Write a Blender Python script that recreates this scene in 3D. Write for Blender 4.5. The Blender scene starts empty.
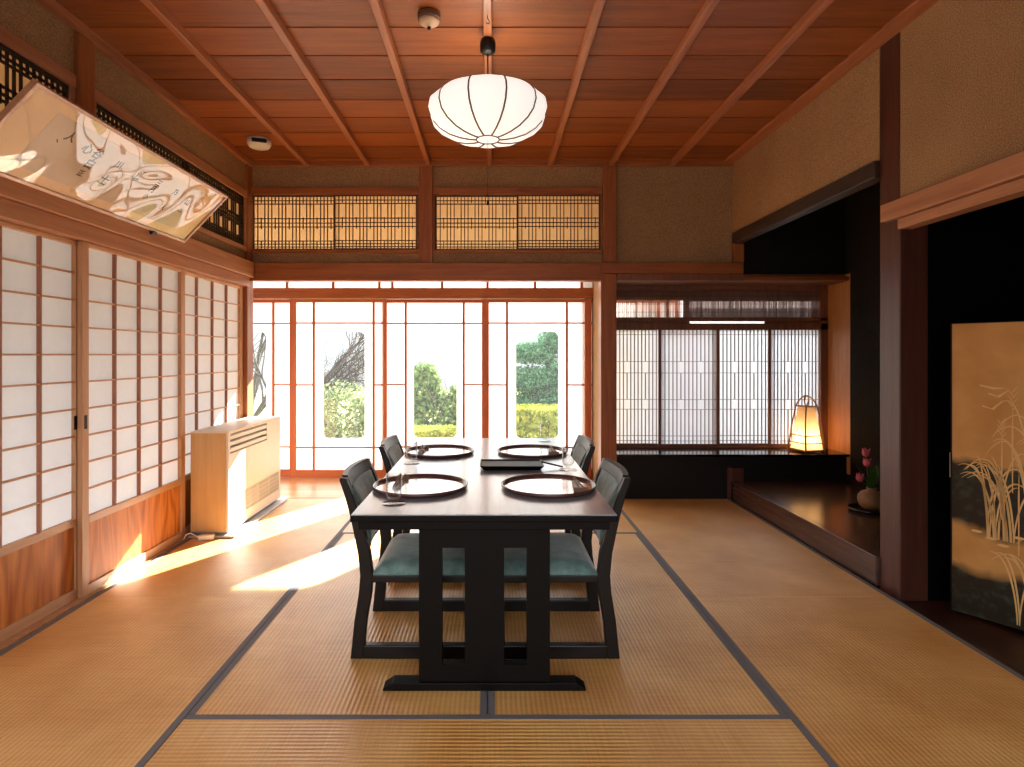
import bpy, bmesh, math, random
from mathutils import Vector, Matrix
random.seed(7)
PI = math.pi
sc = bpy.context.scene
COL = sc.collection
FX, CX, CY, H = 580.0, 492.0, 355.0, 1.151      # focal length, vanishing point and eye height of the photograph

# ------------------------------------------------------------------ mesh helpers
def new(): return bmesh.new()

def box(bm, x0, x1, y0, y1, z0, z1):
    vs = [bm.verts.new(p) for p in ((x0,y0,z0),(x1,y0,z0),(x1,y1,z0),(x0,y1,z0),(x0,y0,z1),(x1,y0,z1),(x1,y1,z1),(x0,y1,z1))]
    for f in ((3,2,1,0),(4,5,6,7),(0,1,5,4),(1,2,6,5),(2,3,7,6),(3,0,4,7)):
        bm.faces.new([vs[i] for i in f])
    return bm

def prism(bm, pts, a0, a1, axis='y'):
    """polygon given in the two other axes, extruded along axis"""
    def P(u, v, a):
        return {'y': (u, a, v), 'x': (a, u, v), 'z': (u, v, a)}[axis]
    A = [bm.verts.new(P(u, v, a0)) for u, v in pts]
    B = [bm.verts.new(P(u, v, a1)) for u, v in pts]
    n = len(pts)
    bm.faces.new(A); bm.faces.new(B[::-1])
    for i in range(n):
        j = (i+1) % n
        bm.faces.new((A[j], A[i], B[i], B[j]))
    bmesh.ops.recalc_face_normals(bm, faces=bm.faces[:])
    return bm

def lathe(bm, prof, n=32, c=(0,0,0), cap=True, sx=1.0, sy=1.0):
    rings = []
    for r, z in prof:
        if r < 1e-5:
            rings.append([bm.verts.new((c[0], c[1], c[2]+z))])
        else:
            rings.append([bm.verts.new((c[0]+sx*r*math.cos(2*PI*i/n), c[1]+sy*r*math.sin(2*PI*i/n), c[2]+z)) for i in range(n)])
    for a, b in zip(rings, rings[1:]):
        for i in range(n):
            j = (i+1) % n
            if len(a) == 1 and len(b) == 1: continue
            if len(a) == 1: bm.faces.new((a[0], b[j], b[i]))
            elif len(b) == 1: bm.faces.new((a[i], a[j], b[0]))
            else: bm.faces.new((a[i], a[j], b[j], b[i]))
    if cap:
        if len(rings[0]) > 1: bm.faces.new(rings[0][::-1])
        if len(rings[-1]) > 1: bm.faces.new(rings[-1])
    return bm

def tube(bm, pts, r, n=8, cap=True):
    pts = [Vector(p) for p in pts]
    if not hasattr(r, '__len__'): r = [r]*len(pts)
    t = (pts[1]-pts[0]).normalized()
    up = Vector((0,0,1)) if abs(t.z) < .9 else Vector((1,0,0))
    nrm = t.cross(up).normalized()
    rings = []
    for i, p in enumerate(pts):
        if i == 0: t = (pts[1]-pts[0])
        elif i == len(pts)-1: t = pts[-1]-pts[-2]
        else: t = pts[i+1]-pts[i-1]
        t.normalize()
        nrm = (nrm - t*nrm.dot(t)).normalized()
        b = t.cross(nrm)
        rings.append([bm.verts.new(p + (nrm*math.cos(2*PI*k/n) + b*math.sin(2*PI*k/n))*r[i]) for k in range(n)])
    for a, b in zip(rings, rings[1:]):
        for i in range(n):
            j = (i+1) % n
            bm.faces.new((a[i], a[j], b[j], b[i]))
    if cap:
        bm.faces.new(rings[0][::-1]); bm.faces.new(rings[-1])
    return bm

def obj(name, bm, m, parent=None, smooth=False, bev=0, loc=None):
    me = bpy.data.meshes.new(name)
    bm.normal_update()
    bm.to_mesh(me); bm.free()
    o = bpy.data.objects.new(name, me)
    COL.objects.link(o)
    for mm in (m if isinstance(m, (list, tuple)) else [m]):
        me.materials.append(mm)
    if smooth:
        for p in me.polygons: p.use_smooth = True
    if bev:
        md = o.modifiers.new('bevel', 'BEVEL'); md.width = bev; md.segments = 2; md.limit_method = 'ANGLE'
    if parent: o.parent = parent
    if loc: o.location = loc
    return o

def tag(o, label=None, cat=None, group=None, kind=None):
    if label: o['label'] = label
    if cat: o['category'] = cat
    if group: o['group'] = group
    if kind: o['kind'] = kind
    return o

def empty(name, loc=(0,0,0), rz=0, **kw):
    o = bpy.data.objects.new(name, None)
    o.empty_display_size = .1
    COL.objects.link(o); o.location = loc; o.rotation_euler = (0,0,rz)
    return tag(o, **kw)

def struct(name, bm, m, label, cat, parent=None, bev=0):
    o = obj(name, bm, m, parent, bev=bev)
    return tag(o, label, cat, kind='structure')

def copy_tree(o, parent=None):
    c = o.copy(); COL.objects.link(c)
    if parent: c.parent = parent
    for ch in [x for x in COL.objects if x.parent == o]:
        copy_tree(ch, c)
    return c

# ------------------------------------------------------------------ materials
def lin(h):
    h = h.lstrip('#'); v = [int(h[i:i+2], 16)/255 for i in (0,2,4)]
    return tuple([x/12.92 if x <= .04045 else ((x+.055)/1.055)**2.4 for x in v] + [1.0])

def base(name):
    m = bpy.data.materials.new(name); m.use_nodes = True
    nt = m.node_tree; b = nt.nodes['Principled BSDF']
    return m, nt, b

def N(nt, t, **kw):
    n = nt.nodes.new(t)
    for k, v in kw.items(): setattr(n, k, v)
    return n

def flat(name, col, rough=.5, metal=0, coat=0, spec=.5, var=0.06, nscale=20):
    m, nt, b = base(name)
    c = lin(col)
    tc = N(nt, 'ShaderNodeTexCoord'); ns = N(nt, 'ShaderNodeTexNoise'); ns.inputs['Scale'].default_value = nscale
    ns.inputs['Detail'].default_value = 4
    nt.links.new(tc.outputs['Object'], ns.inputs['Vector'])
    mx = N(nt, 'ShaderNodeMix', data_type='RGBA')
    mx.inputs['A'].default_value = tuple(x*(1-var) for x in c[:3]) + (1,)
    mx.inputs['B'].default_value = tuple(min(1, x*(1+var)) for x in c[:3]) + (1,)
    nt.links.new(ns.outputs['Fac'], mx.inputs['Factor'])
    nt.links.new(mx.outputs['Result'], b.inputs['Base Color'])
    b.inputs['Roughness'].default_value = rough; b.inputs['Metallic'].default_value = metal
    b.inputs['Coat Weight'].default_value = coat; b.inputs['Coat Roughness'].default_value = .15
    b.inputs['Specular IOR Level'].default_value = spec
    return m

def wood(name, c1, c2, axis='z', scale=1.0, rough=.45, stretch=18, coat=0, bump=.08, board=None, flame=0.0, spec=.5):
    """grain runs along axis; board=(axis, pitch) gives every board its own tone"""
    m, nt, b = base(name)
    tc = N(nt, 'ShaderNodeTexCoord')
    mp = N(nt, 'ShaderNodeMapping')
    s = [stretch*scale]*3; s['xyz'.index(axis)] = 1.1*scale
    mp.inputs['Scale'].default_value = s
    nt.links.new(tc.outputs['Object'], mp.inputs['Vector'])
    vec = mp.outputs['Vector']
    bo = None
    if board:
        sep = N(nt, 'ShaderNodeSeparateXYZ'); nt.links.new(tc.outputs['Object'], sep.inputs[0])
        dv = N(nt, 'ShaderNodeMath', operation='DIVIDE'); dv.inputs[1].default_value = board[1]
        nt.links.new(sep.outputs[board[0].upper()], dv.inputs[0])
        if len(board) > 2:
            ad = N(nt, 'ShaderNodeMath', operation='SUBTRACT'); ad.inputs[1].default_value = board[2]
            nt.links.new(dv.outputs[0], ad.inputs[0]); dv = ad
        fl = N(nt, 'ShaderNodeMath', operation='FLOOR'); nt.links.new(dv.outputs[0], fl.inputs[0])
        wn = N(nt, 'ShaderNodeTexWhiteNoise', noise_dimensions='1D'); nt.links.new(fl.outputs[0], wn.inputs['W'])
        bo = wn.outputs['Value']
        mu = N(nt, 'ShaderNodeVectorMath', operation='MULTIPLY_ADD')
        mu.inputs[1].default_value = (13,17,11)
        nt.links.new(wn.outputs['Color'], mu.inputs[0]); nt.links.new(vec, mu.inputs[2]); vec = mu.outputs[0]
    n1 = N(nt, 'ShaderNodeTexNoise'); n1.inputs['Scale'].default_value = 1.6; n1.inputs['Detail'].default_value = 6
    n1.inputs['Roughness'].default_value = .6; n1.inputs['Distortion'].default_value = .6
    nt.links.new(vec, n1.inputs['Vector'])
    n2 = N(nt, 'ShaderNodeTexNoise'); n2.inputs['Scale'].default_value = 7; n2.inputs['Detail'].default_value = 3
    nt.links.new(vec, n2.inputs['Vector'])
    av = N(nt, 'ShaderNodeMath', operation='MULTIPLY_ADD'); av.inputs[1].default_value = .35
    nt.links.new(n2.outputs['Fac'], av.inputs[0]); nt.links.new(n1.outputs['Fac'], av.inputs[2])
    src = av.outputs[0]
    if flame:
        # cathedral figure of a flat-sawn board
        mp2 = N(nt, 'ShaderNodeMapping'); s2 = [5.0]*3; s2['xyz'.index(axis)] = .9; mp2.inputs['Scale'].default_value = s2
        nt.links.new(tc.outputs['Object'], mp2.inputs['Vector'])
        n3 = N(nt, 'ShaderNodeTexNoise'); n3.inputs['Scale'].default_value = 1.2; n3.inputs['Detail'].default_value = 1
        nt.links.new(mp2.outputs[0], n3.inputs['Vector'])
        m3 = N(nt, 'ShaderNodeMath', operation='MULTIPLY'); m3.inputs[1].default_value = 60
        nt.links.new(n3.outputs['Fac'], m3.inputs[0])
        sn = N(nt, 'ShaderNodeMath', operation='SINE'); nt.links.new(m3.outputs[0], sn.inputs[0])
        m4 = N(nt, 'ShaderNodeMath', operation='MULTIPLY_ADD'); m4.inputs[1].default_value = flame
        nt.links.new(sn.outputs[0], m4.inputs[0]); nt.links.new(src, m4.inputs[2]); src = m4.outputs[0]
    if bo is not None:
        m5 = N(nt, 'ShaderNodeMath', operation='MULTIPLY_ADD'); m5.inputs[1].default_value = .5
        nt.links.new(bo, m5.inputs[0]); nt.links.new(src, m5.inputs[2])
        m6 = N(nt, 'ShaderNodeMath', operation='SUBTRACT'); m6.inputs[1].default_value = .25
        nt.links.new(m5.outputs[0], m6.inputs[0]); src = m6.outputs[0]
    cr = N(nt, 'ShaderNodeValToRGB')
    cr.color_ramp.elements[0].position = .35; cr.color_ramp.elements[0].color = lin(c1)
    cr.color_ramp.elements[1].position = .95; cr.color_ramp.elements[1].color = lin(c2)
    nt.links.new(src, cr.inputs[0]); nt.links.new(cr.outputs[0], b.inputs['Base Color'])
    b.inputs['Roughness'].default_value = rough; b.inputs['Coat Weight'].default_value = coat; b.inputs['Coat Roughness'].default_value = .3
    b.inputs['Specular IOR Level'].default_value = spec
    if bump:
        bp = N(nt, 'ShaderNodeBump'); bp.inputs['Strength'].default_value = bump; bp.inputs['Distance'].default_value = .002
        nt.links.new(n1.outputs['Fac'], bp.inputs['Height']); nt.links.new(bp.outputs[0], b.inputs['Normal'])
    return m

def plaster(name, c1, c2, rough=.95):
    m, nt, b = base(name)
    tc = N(nt, 'ShaderNodeTexCoord')
    n1 = N(nt, 'ShaderNodeTexNoise'); n1.inputs['Scale'].default_value = 190; n1.inputs['Detail'].default_value = 2
    n2 = N(nt, 'ShaderNodeTexNoise'); n2.inputs['Scale'].default_value = 3; n2.inputs['Detail'].default_value = 4
    for n in (n1, n2): nt.links.new(tc.outputs['Object'], n.inputs['Vector'])
    a = N(nt, 'ShaderNodeMath', operation='MULTIPLY_ADD'); a.inputs[1].default_value = .25
    nt.links.new(n2.outputs['Fac'], a.inputs[0]); nt.links.new(n1.outputs['Fac'], a.inputs[2])
    cr = N(nt, 'ShaderNodeValToRGB')
    cr.color_ramp.elements[0].position = .45; cr.color_ramp.elements[0].color = lin(c1)
    cr.color_ramp.elements[1].position = .8; cr.color_ramp.elements[1].color = lin(c2)
    nt.links.new(a.outputs[0], cr.inputs[0]); nt.links.new(cr.outputs[0], b.inputs['Base Color'])
    b.inputs['Roughness'].default_value = rough; b.inputs['Specular IOR Level'].default_value = .2
    bp = N(nt, 'ShaderNodeBump'); bp.inputs['Strength'].default_value = .25; bp.inputs['Distance'].default_value = .002
    nt.links.new(n1.outputs['Fac'], bp.inputs['Height']); nt.links.new(bp.outputs[0], b.inputs['Normal'])
    return m

def paper(name, col, trans=.6, fibre=.06):
    m = bpy.data.materials.new(name); m.use_nodes = True; nt = m.node_tree
    nt.nodes.clear()
    out = N(nt, 'ShaderNodeOutputMaterial')
    tc = N(nt, 'ShaderNodeTexCoord'); ns = N(nt, 'ShaderNodeTexNoise'); ns.inputs['Scale'].default_value = 9
    ns.inputs['Detail'].default_value = 8; ns.inputs['Roughness'].default_value = .65; ns.inputs['Distortion'].default_value = 1.5
    nt.links.new(tc.outputs['Object'], ns.inputs['Vector'])
    c = lin(col)
    mx = N(nt, 'ShaderNodeMix', data_type='RGBA')
    mx.inputs['A'].default_value = tuple(x*(1-fibre*2) for x in c[:3]) + (1,)
    mx.inputs['B'].default_value = c
    nt.links.new(ns.outputs['Fac'], mx.inputs['Factor'])
    d = N(nt, 'ShaderNodeBsdfDiffuse'); t = N(nt, 'ShaderNodeBsdfTranslucent')
    for n in (d, t): nt.links.new(mx.outputs['Result'], n.inputs['Color'])
    ms = N(nt, 'ShaderNodeMixShader'); ms.inputs[0].default_value = trans
    nt.links.new(d.outputs[0], ms.inputs[1]); nt.links.new(t.outputs[0], ms.inputs[2])
    nt.links.new(ms.outputs[0], out.inputs['Surface'])
    return m

def glass(name, tint=(1,1,1,1), veil=.0, refl=1.0):
    m = bpy.data.materials.new(name); m.use_nodes = True; nt = m.node_tree
    nt.nodes.clear()
    out = N(nt, 'ShaderNodeOutputMaterial')
    tr = N(nt, 'ShaderNodeBsdfTransparent'); tr.inputs[0].default_value = tint
    gl = N(nt, 'ShaderNodeBsdfGlossy'); gl.inputs['Roughness'].default_value = .03
    fr = N(nt, 'ShaderNodeFresnel'); fr.inputs['IOR'].default_value = 1.45
    mu = N(nt, 'ShaderNodeMath', operation='MULTIPLY'); mu.inputs[1].default_value = refl
    nt.links.new(fr.outputs[0], mu.inputs[0])
    ms = N(nt, 'ShaderNodeMixShader'); nt.links.new(mu.outputs[0], ms.inputs[0])
    nt.links.new(tr.outputs[0], ms.inputs[1]); nt.links.new(gl.outputs[0], ms.inputs[2])
    last = ms
    if veil:  # faint white scatter stands in for the washed-out brightness outdoors
        d = N(nt, 'ShaderNodeBsdfTranslucent'); d.inputs[0].default_value = (.95,.97,1,1)
        m2 = N(nt, 'ShaderNodeMixShader'); m2.inputs[0].default_value = veil
        nt.links.new(ms.outputs[0], m2.inputs[1]); nt.links.new(d.outputs[0], m2.inputs[2]); last = m2
    nt.links.new(last.outputs[0], out.inputs['Surface'])
    return m

def emit(name, col, strength, diffuse=None):
    m, nt, b = base(name)
    b.inputs['Base Color'].default_value = lin(diffuse or col)
    b.inputs['Emission Color'].default_value = lin(col); b.inputs['Emission Strength'].default_value = strength
    b.inputs['Roughness'].default_value = .8
    return m

def tatami(name, c1, c2, rough=.5, bump=.7):
    """woven rush, ribs run along local Y"""
    m, nt, b = base(name)
    tc = N(nt, 'ShaderNodeTexCoord'); sep = N(nt, 'ShaderNodeSeparateXYZ'); nt.links.new(tc.outputs['Object'], sep.inputs[0])
    mu = N(nt, 'ShaderNodeMath', operation='MULTIPLY'); mu.inputs[1].default_value = 2*PI/.0165
    nt.links.new(sep.outputs['X'], mu.inputs[0])
    sn = N(nt, 'ShaderNodeMath', operation='SINE'); nt.links.new(mu.outputs[0], sn.inputs[0])
    # rushes cross the ribs
    mp = N(nt, 'ShaderNodeMapping'); mp.inputs['Scale'].default_value = (4, 160, 1); nt.links.new(tc.outputs['Object'], mp.inputs['Vector'])
    n1 = N(nt, 'ShaderNodeTexNoise'); n1.inputs['Scale'].default_value = 1; n1.inputs['Detail'].default_value = 3
    nt.links.new(mp.outputs[0], n1.inputs['Vector'])
    n2 = N(nt, 'ShaderNodeTexNoise'); n2.inputs['Scale'].default_value = 3.0; n2.inputs['Detail'].default_value = 5
    nt.links.new(tc.outputs['Object'], n2.inputs['Vector'])
    a = N(nt, 'ShaderNodeMath', operation='MULTIPLY_ADD'); a.inputs[1].default_value = .13
    nt.links.new(sn.outputs[0], a.inputs[0])
    a2 = N(nt, 'ShaderNodeMath', operation='MULTIPLY_ADD'); a2.inputs[1].default_value = .5
    nt.links.new(n1.outputs['Fac'], a2.inputs[0]); nt.links.new(n2.outputs['Fac'], a2.inputs[2])
    nt.links.new(a2.outputs[0], a.inputs[2])
    cr = N(nt, 'ShaderNodeValToRGB')
    cr.color_ramp.elements[0].position = .4; cr.color_ramp.elements[0].color = lin(c1)
    cr.color_ramp.elements[1].position = 1.0; cr.color_ramp.elements[1].color = lin(c2)
    nt.links.new(a.outputs[0], cr.inputs[0]); nt.links.new(cr.outputs[0], b.inputs['Base Color'])
    b.inputs['Roughness'].default_value = rough; b.inputs['Specular IOR Level'].default_value = .8
    bp = N(nt, 'ShaderNodeBump'); bp.inputs['Strength'].default_value = bump; bp.inputs['Distance'].default_value = .0016
    nt.links.new(sn.outputs[0], bp.inputs['Height']); nt.links.new(bp.outputs[0], b.inputs['Normal'])
    b.inputs['Coat Weight'].default_value = .35; b.inputs['Coat Roughness'].default_value = .42
    return m

M = {}
M['post_z'] = wood('cedar_upright', '#7f4420', '#b26a36', 'z', rough=.42)
M['beam_x'] = wood('cedar_rail_along_x', '#7f4420', '#b26a36', 'x', rough=.42)
M['beam_y'] = wood('cedar_rail_along_y', '#9c6242', '#cb9066', 'y', rough=.42)
M['batten'] = wood('ceiling_batten_wood', '#8e5233', '#bf7a50', 'y', rough=.4)
M['ceil'] = wood('ceiling_board_wood', '#6c350e', '#a25822', 'x', rough=.45, board=('y', .26, .538), stretch=14)
M['shoji_wood'] = wood('shoji_frame_wood', '#b07a50', '#d3a276', 'z', rough=.5)
M['shoji_dark'] = wood('shoji_bar_wood', '#8e5638', '#b4775a', 'z', rough=.5)
M['koshi'] = wood('koshi_board_wood', '#a3541b', '#dc8d45', 'z', rough=.5, flame=.16, spec=.25)
M['red'] = wood('veranda_door_wood', '#a4552f', '#c8764a', 'z', rough=.45)
M['dark'] = wood('dark_pillar_wood', '#3a1b13', '#603528', 'z', rough=.38)
M['dark_y'] = wood('dark_beam_wood', '#1d1310', '#4c3628', 'y', rough=.5)
M['plat'] = wood('alcove_board_wood', '#38261d', '#624737', 'y', rough=.22, board=('x', .31), bump=.04)
M['brown_frame'] = wood('bay_window_frame_wood', '#6e402c', '#935f46', 'z', rough=.45)
M['reveal'] = wood('bay_side_board_glow', '#b4743c', '#d8985c', 'z', rough=.45)  # wood raised to lighter orange to stand in for the lantern glow
M['kumiko'] = wood('transom_bar_wood', '#4b2e1a', '#6d4829', 'z', rough=.6)
M['kumiko_shaded'] = wood('shaded_transom_bar_wood', '#25150e', '#3a2317', 'z', rough=.6)  # transom bar wood with the shade of the side wall in its colour
M['bay_bar'] = flat('bay_window_bar', '#8d8784', .6)
M['plaster'] = plaster('sand_plaster', '#8a6b4c', '#b8946a')
M['plaster_r'] = plaster('sand_plaster_alcove_side', '#8a694a', '#bc956c')
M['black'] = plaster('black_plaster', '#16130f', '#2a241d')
M['blackwood'] = flat('black_lacquer_board', '#140d0b', .55, spec=.3)
M['counter'] = flat('black_polished_counter', '#0d0a0a', .12, coat=.5)
M['closet'] = flat('shade_black', '#060303', .9, spec=.1)  # near-black colour stands in for the shade of unlit spaces
M['closet_wood'] = wood('dark_closet_floor_wood', '#2a1710', '#47291c', 'y', rough=.35, board=('x', .12))
M['verfloor'] = wood('veranda_floor_wood', '#a87448', '#d0a074', 'x', rough=.3, board=('y', .13))
M['paper'] = paper('shoji_paper', '#e9edf1', .44)
M['paper_bay'] = paper('bay_window_paper', '#f0f4fb', .47, .03)
M['paper_back'] = paper('veranda_shoji_paper', '#f6f8fa', .2, .02)
M['paper_tan'] = paper('transom_paper', '#eec486', .6)
M['paper_side'] = flat('side_transom_backing', '#c9a66a', .8)
M['pane'] = glass('window_glass', (.97,.99,.98,1), veil=.008)
def thin_glass():
    m = bpy.data.materials.new('drinking_glass'); m.use_nodes = True; nt = m.node_tree; nt.nodes.clear()
    out = N(nt, 'ShaderNodeOutputMaterial'); tr = N(nt, 'ShaderNodeBsdfTransparent'); tr.inputs[0].default_value = (.985,.99,.99,1)
    gl = N(nt, 'ShaderNodeBsdfGlossy'); gl.inputs['Roughness'].default_value = .02
    lw = N(nt, 'ShaderNodeLayerWeight'); lw.inputs['Blend'].default_value = .5
    pw = N(nt, 'ShaderNodeMath', operation='POWER'); pw.inputs[1].default_value = 2.2; nt.links.new(lw.outputs['Facing'], pw.inputs[0])
    mu = N(nt, 'ShaderNodeMath', operation='MULTIPLY_ADD'); mu.inputs[1].default_value = .8; mu.inputs[2].default_value = .05; nt.links.new(pw.outputs[0], mu.inputs[0])
    ms = N(nt, 'ShaderNodeMixShader'); nt.links.new(mu.outputs[0], ms.inputs[0]); nt.links.new(tr.outputs[0], ms.inputs[1]); nt.links.new(gl.outputs[0], ms.inputs[2])
    nt.links.new(ms.outputs[0], out.inputs['Surface']); return m
M['clear'] = thin_glass()
M['tatami'] = tatami('tatami_rush', '#d28c3e', '#fdcb7c', rough=.42, bump=.4)
M['heri'] = flat('border_cloth_glare', '#777579', .75, nscale=200, var=.2)  # dark cloth lightened to grey to stand in for glare
M['table_top'] = wood('table_top_sheen', '#88939f', '#a0abb6', 'y', rough=.36, coat=1, bump=.03, spec=1)  # pale blue-grey base stands in for window sheen on black lacquer
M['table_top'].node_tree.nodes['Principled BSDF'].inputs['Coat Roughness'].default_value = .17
M['table'] = wood('dark_table_wood', '#070505', '#0f0a09', 'y', rough=.45, coat=0, bump=.05, spec=.14)
M['chair'] = wood('dark_chair_wood', '#0b0706', '#170e0b', 'z', rough=.35, coat=0, bump=.03, spec=.3)
M['lacquer'] = flat('dark_red_lacquer_rim', '#5e3c3a', .25, coat=.4)
M['lacquer_in'] = flat('glossy_tray_lacquer', '#d8d4d0', .1, metal=.75, coat=.5)
M['white'] = flat('white_plastic', '#ece7de', .45)
M['cream'] = flat('cream_enamel', '#eadfcb', .4)
M['tanvinyl'] = wood('wood_grain_vinyl', '#c79a62', '#d9b07a', 'z', rough=.5)
M['grey'] = flat('grey_metal', '#b4b4b4', .4, metal=.3)
M['darkmetal'] = flat('dark_metal', '#1c1a18', .45, metal=.6)
M['brass'] = flat('pale_metal', '#c9bda6', .35, metal=.8)
M['string'] = flat('dark_string', '#3b2a20', .8)
M['bamboo'] = wood('bamboo', '#8a5a24', '#b9843c', 'z', rough=.45)
M['lanternpaper'] = paper('lantern_paper', '#ffe9c4', .45)
M['lamp_rib'] = flat('lamp_rib_wood', '#7b5b38', .6)
M['mount'] = flat('calligraphy_mount', '#f6d9b2', .8)
M['sheet'] = flat('calligraphy_sheet', '#dccdb9', .8, var=.12, nscale=6)
M['ink'] = flat('black_ink', '#1c1714', .7)
M['sudare'] = paper('reed_blind', '#76605a', .4)
M['pink'] = flat('pink_petal', '#d9687a', .6)
M['leaf'] = flat('tulip_leaf', '#3f6a25', .5)
M['vase'] = flat('beige_stoneware', '#96734f', .6, var=.3, nscale=30)
M['woodblock'] = flat('chopstick_wood', '#8a684c', .5)
M['napkin'] = flat('white_paper_sleeve', '#f0eeea', .8)

def fabric():
    m, nt, b = base('teal_woven_upholstery')
    tc = N(nt, 'ShaderNodeTexCoord')
    w = N(nt, 'ShaderNodeTexNoise'); w.inputs['Scale'].default_value = 260; nt.links.new(tc.outputs['Object'], w.inputs['Vector'])
    w2 = N(nt, 'ShaderNodeTexNoise'); w2.inputs['Scale'].default_value = 18; w2.inputs['Detail'].default_value = 5
    nt.links.new(tc.outputs['Object'], w2.inputs['Vector'])
    a = N(nt, 'ShaderNodeMath', operation='MULTIPLY_ADD'); a.inputs[1].default_value = .5
    nt.links.new(w.outputs['Fac'], a.inputs[0]); nt.links.new(w2.outputs['Fac'], a.inputs[2])
    cr = N(nt, 'ShaderNodeValToRGB')
    cr.color_ramp.elements[0].position = .5; cr.color_ramp.elements[0].color = lin('#587874')
    cr.color_ramp.elements[1].position = .95; cr.color_ramp.elements[1].color = lin('#92b2ac')
    nt.links.new(a.outputs[0], cr.inputs[0]); nt.links.new(cr.outputs[0], b.inputs['Base Color'])
    b.inputs['Roughness'].default_value = .75; b.inputs['Sheen Roughness'].default_value = .4; b.inputs['Sheen Weight'].default_value = .8
    bp = N(nt, 'ShaderNodeBump'); bp.inputs['Strength'].default_value = .3; bp.inputs['Distance'].default_value = .001
    nt.links.new(w.outputs['Fac'], bp.inputs['Height']); nt.links.new(bp.outputs[0], b.inputs['Normal'])
    return m
M['fabric'] = fabric()

def leafmat(name, c1, c2, tr=.35):
    m = bpy.data.materials.new(name); m.use_nodes = True; nt = m.node_tree; nt.nodes.clear()
    out = N(nt, 'ShaderNodeOutputMaterial'); tc = N(nt, 'ShaderNodeTexCoord')
    ns = N(nt, 'ShaderNodeTexNoise'); ns.inputs['Scale'].default_value = 12; nt.links.new(tc.outputs['Object'], ns.inputs['Vector'])
    cr = N(nt, 'ShaderNodeValToRGB'); cr.color_ramp.elements[0].position = .35; cr.color_ramp.elements[1].position = .65
    cr.color_ramp.elements[0].color = lin(c1); cr.color_ramp.elements[1].color = lin(c2)
    nt.links.new(ns.outputs['Fac'], cr.inputs[0])
    d = N(nt, 'ShaderNodeBsdfDiffuse'); t = N(nt, 'ShaderNodeBsdfTranslucent')
    for n in (d, t): nt.links.new(cr.outputs[0], n.inputs['Color'])
    ms = N(nt, 'ShaderNodeMixShader'); ms.inputs[0].default_value = tr
    nt.links.new(d.outputs[0], ms.inputs[1]); nt.links.new(t.outputs[0], ms.inputs[2]); nt.links.new(ms.outputs[0], out.inputs['Surface'])
    return m

# ================================================================== ROOM
XL, XR, YB = -1.93, 1.91, 4.67
CEIL = 2.70
YN = -1.2      # the room runs on behind the camera

# floor under the mats
bm = new(); box(bm, -2.05, 3.3, YN, 4.64, -.12, -.045)
struct('floor', bm, M['verfloor'], 'wooden subfloor under the tatami mats', 'floor')
bm = new(); box(bm, -3.6, 1.0, 4.70, 5.62, -.12, -.004)
struct('floor.001', bm, M['verfloor'], 'pale plank floor of the veranda behind the room', 'veranda floor')
bm = new(); box(bm, 1.925, 3.3, YN, 2.745, -.045, -.012)
struct('floor.002', bm, M['closet_wood'], 'dark plank floor beyond the right opening with the gold screen', 'floor')
# thresholds
bm = new(); box(bm, -2.03, -1.915, YN, 4.5, -.045, .002)
struct('trim_1', bm, M['shoji_wood'], 'pale wooden threshold under the left paper doors', 'threshold')
bm = new(); box(bm, -1.9, .9, 4.642, 4.70, -.045, .0)
struct('trim_2', bm, wood('back_threshold_wood', '#a87448', '#d0a074', 'x'), 'pale wooden threshold between tatami and veranda', 'threshold')
bm = new(); box(bm, 1.902, 1.924, YN, 2.745, -.045, .003)
struct('trim_3', bm, M['dark_y'], 'thin dark threshold before the dark right opening', 'threshold')

# tatami mats --------------------------------------------------------
def mat(w, l, cx, cy, rot, label, group=None):
    r = empty('tatami_mat', (cx, cy, 0), rot, label=label, cat='tatami mat')
    g = .0015; hb = .024
    bm = new(); box(bm, -w/2+hb, w/2-hb, -l/2+g, l/2-g, -.044, 0)
    obj('rush_surface', bm, M['tatami'], r)
    for s in (-1, 1):
        bm = new(); a, b_ = sorted((s*(w/2-g), s*(w/2-hb)))
        box(bm, a, b_, -l/2+g, l/2-g, -.044, .0012)
        obj('border_cloth', bm, M['heri'], r)
    return r
XC0, XC1 = -.975, .945
mat(-(-1.902)-.975, 1.905, (-1.902-.975)/2, 1.8075, 0, 'left near tatami mat beside the first paper door, running towards the camera')
mat(.927, 1.88, (-1.902-.975)/2, 3.70, 0, 'left far tatami mat with sun stripe beside the heater')
mat(.957, 1.905, (1.902+.945)/2, 1.8075, 0, 'right near tatami mat in front of the dark opening')
mat(.957, 1.88, (1.902+.945)/2, 3.70, 0, 'right far tatami mat alongside the raised alcove')
wm = (XC1-XC0)/2
mat(wm, 1.88, XC0+wm/2, 1.856+.94, 0, 'middle tatami mat under the left chairs')
mat(wm, 1.88, XC1-wm/2, 1.856+.94, 0, 'middle tatami mat under the right chairs')
mat(.90, XC1-XC0, (XC0+XC1)/2, 3.736+.452, PI/2, 'far crosswise tatami mat behind the table, bright with window glare')
mat(.95, XC1-XC0, (XC0+XC1)/2, 1.856-.475, PI/2, 'nearest crosswise tatami mat at the bottom of the photo')

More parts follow.
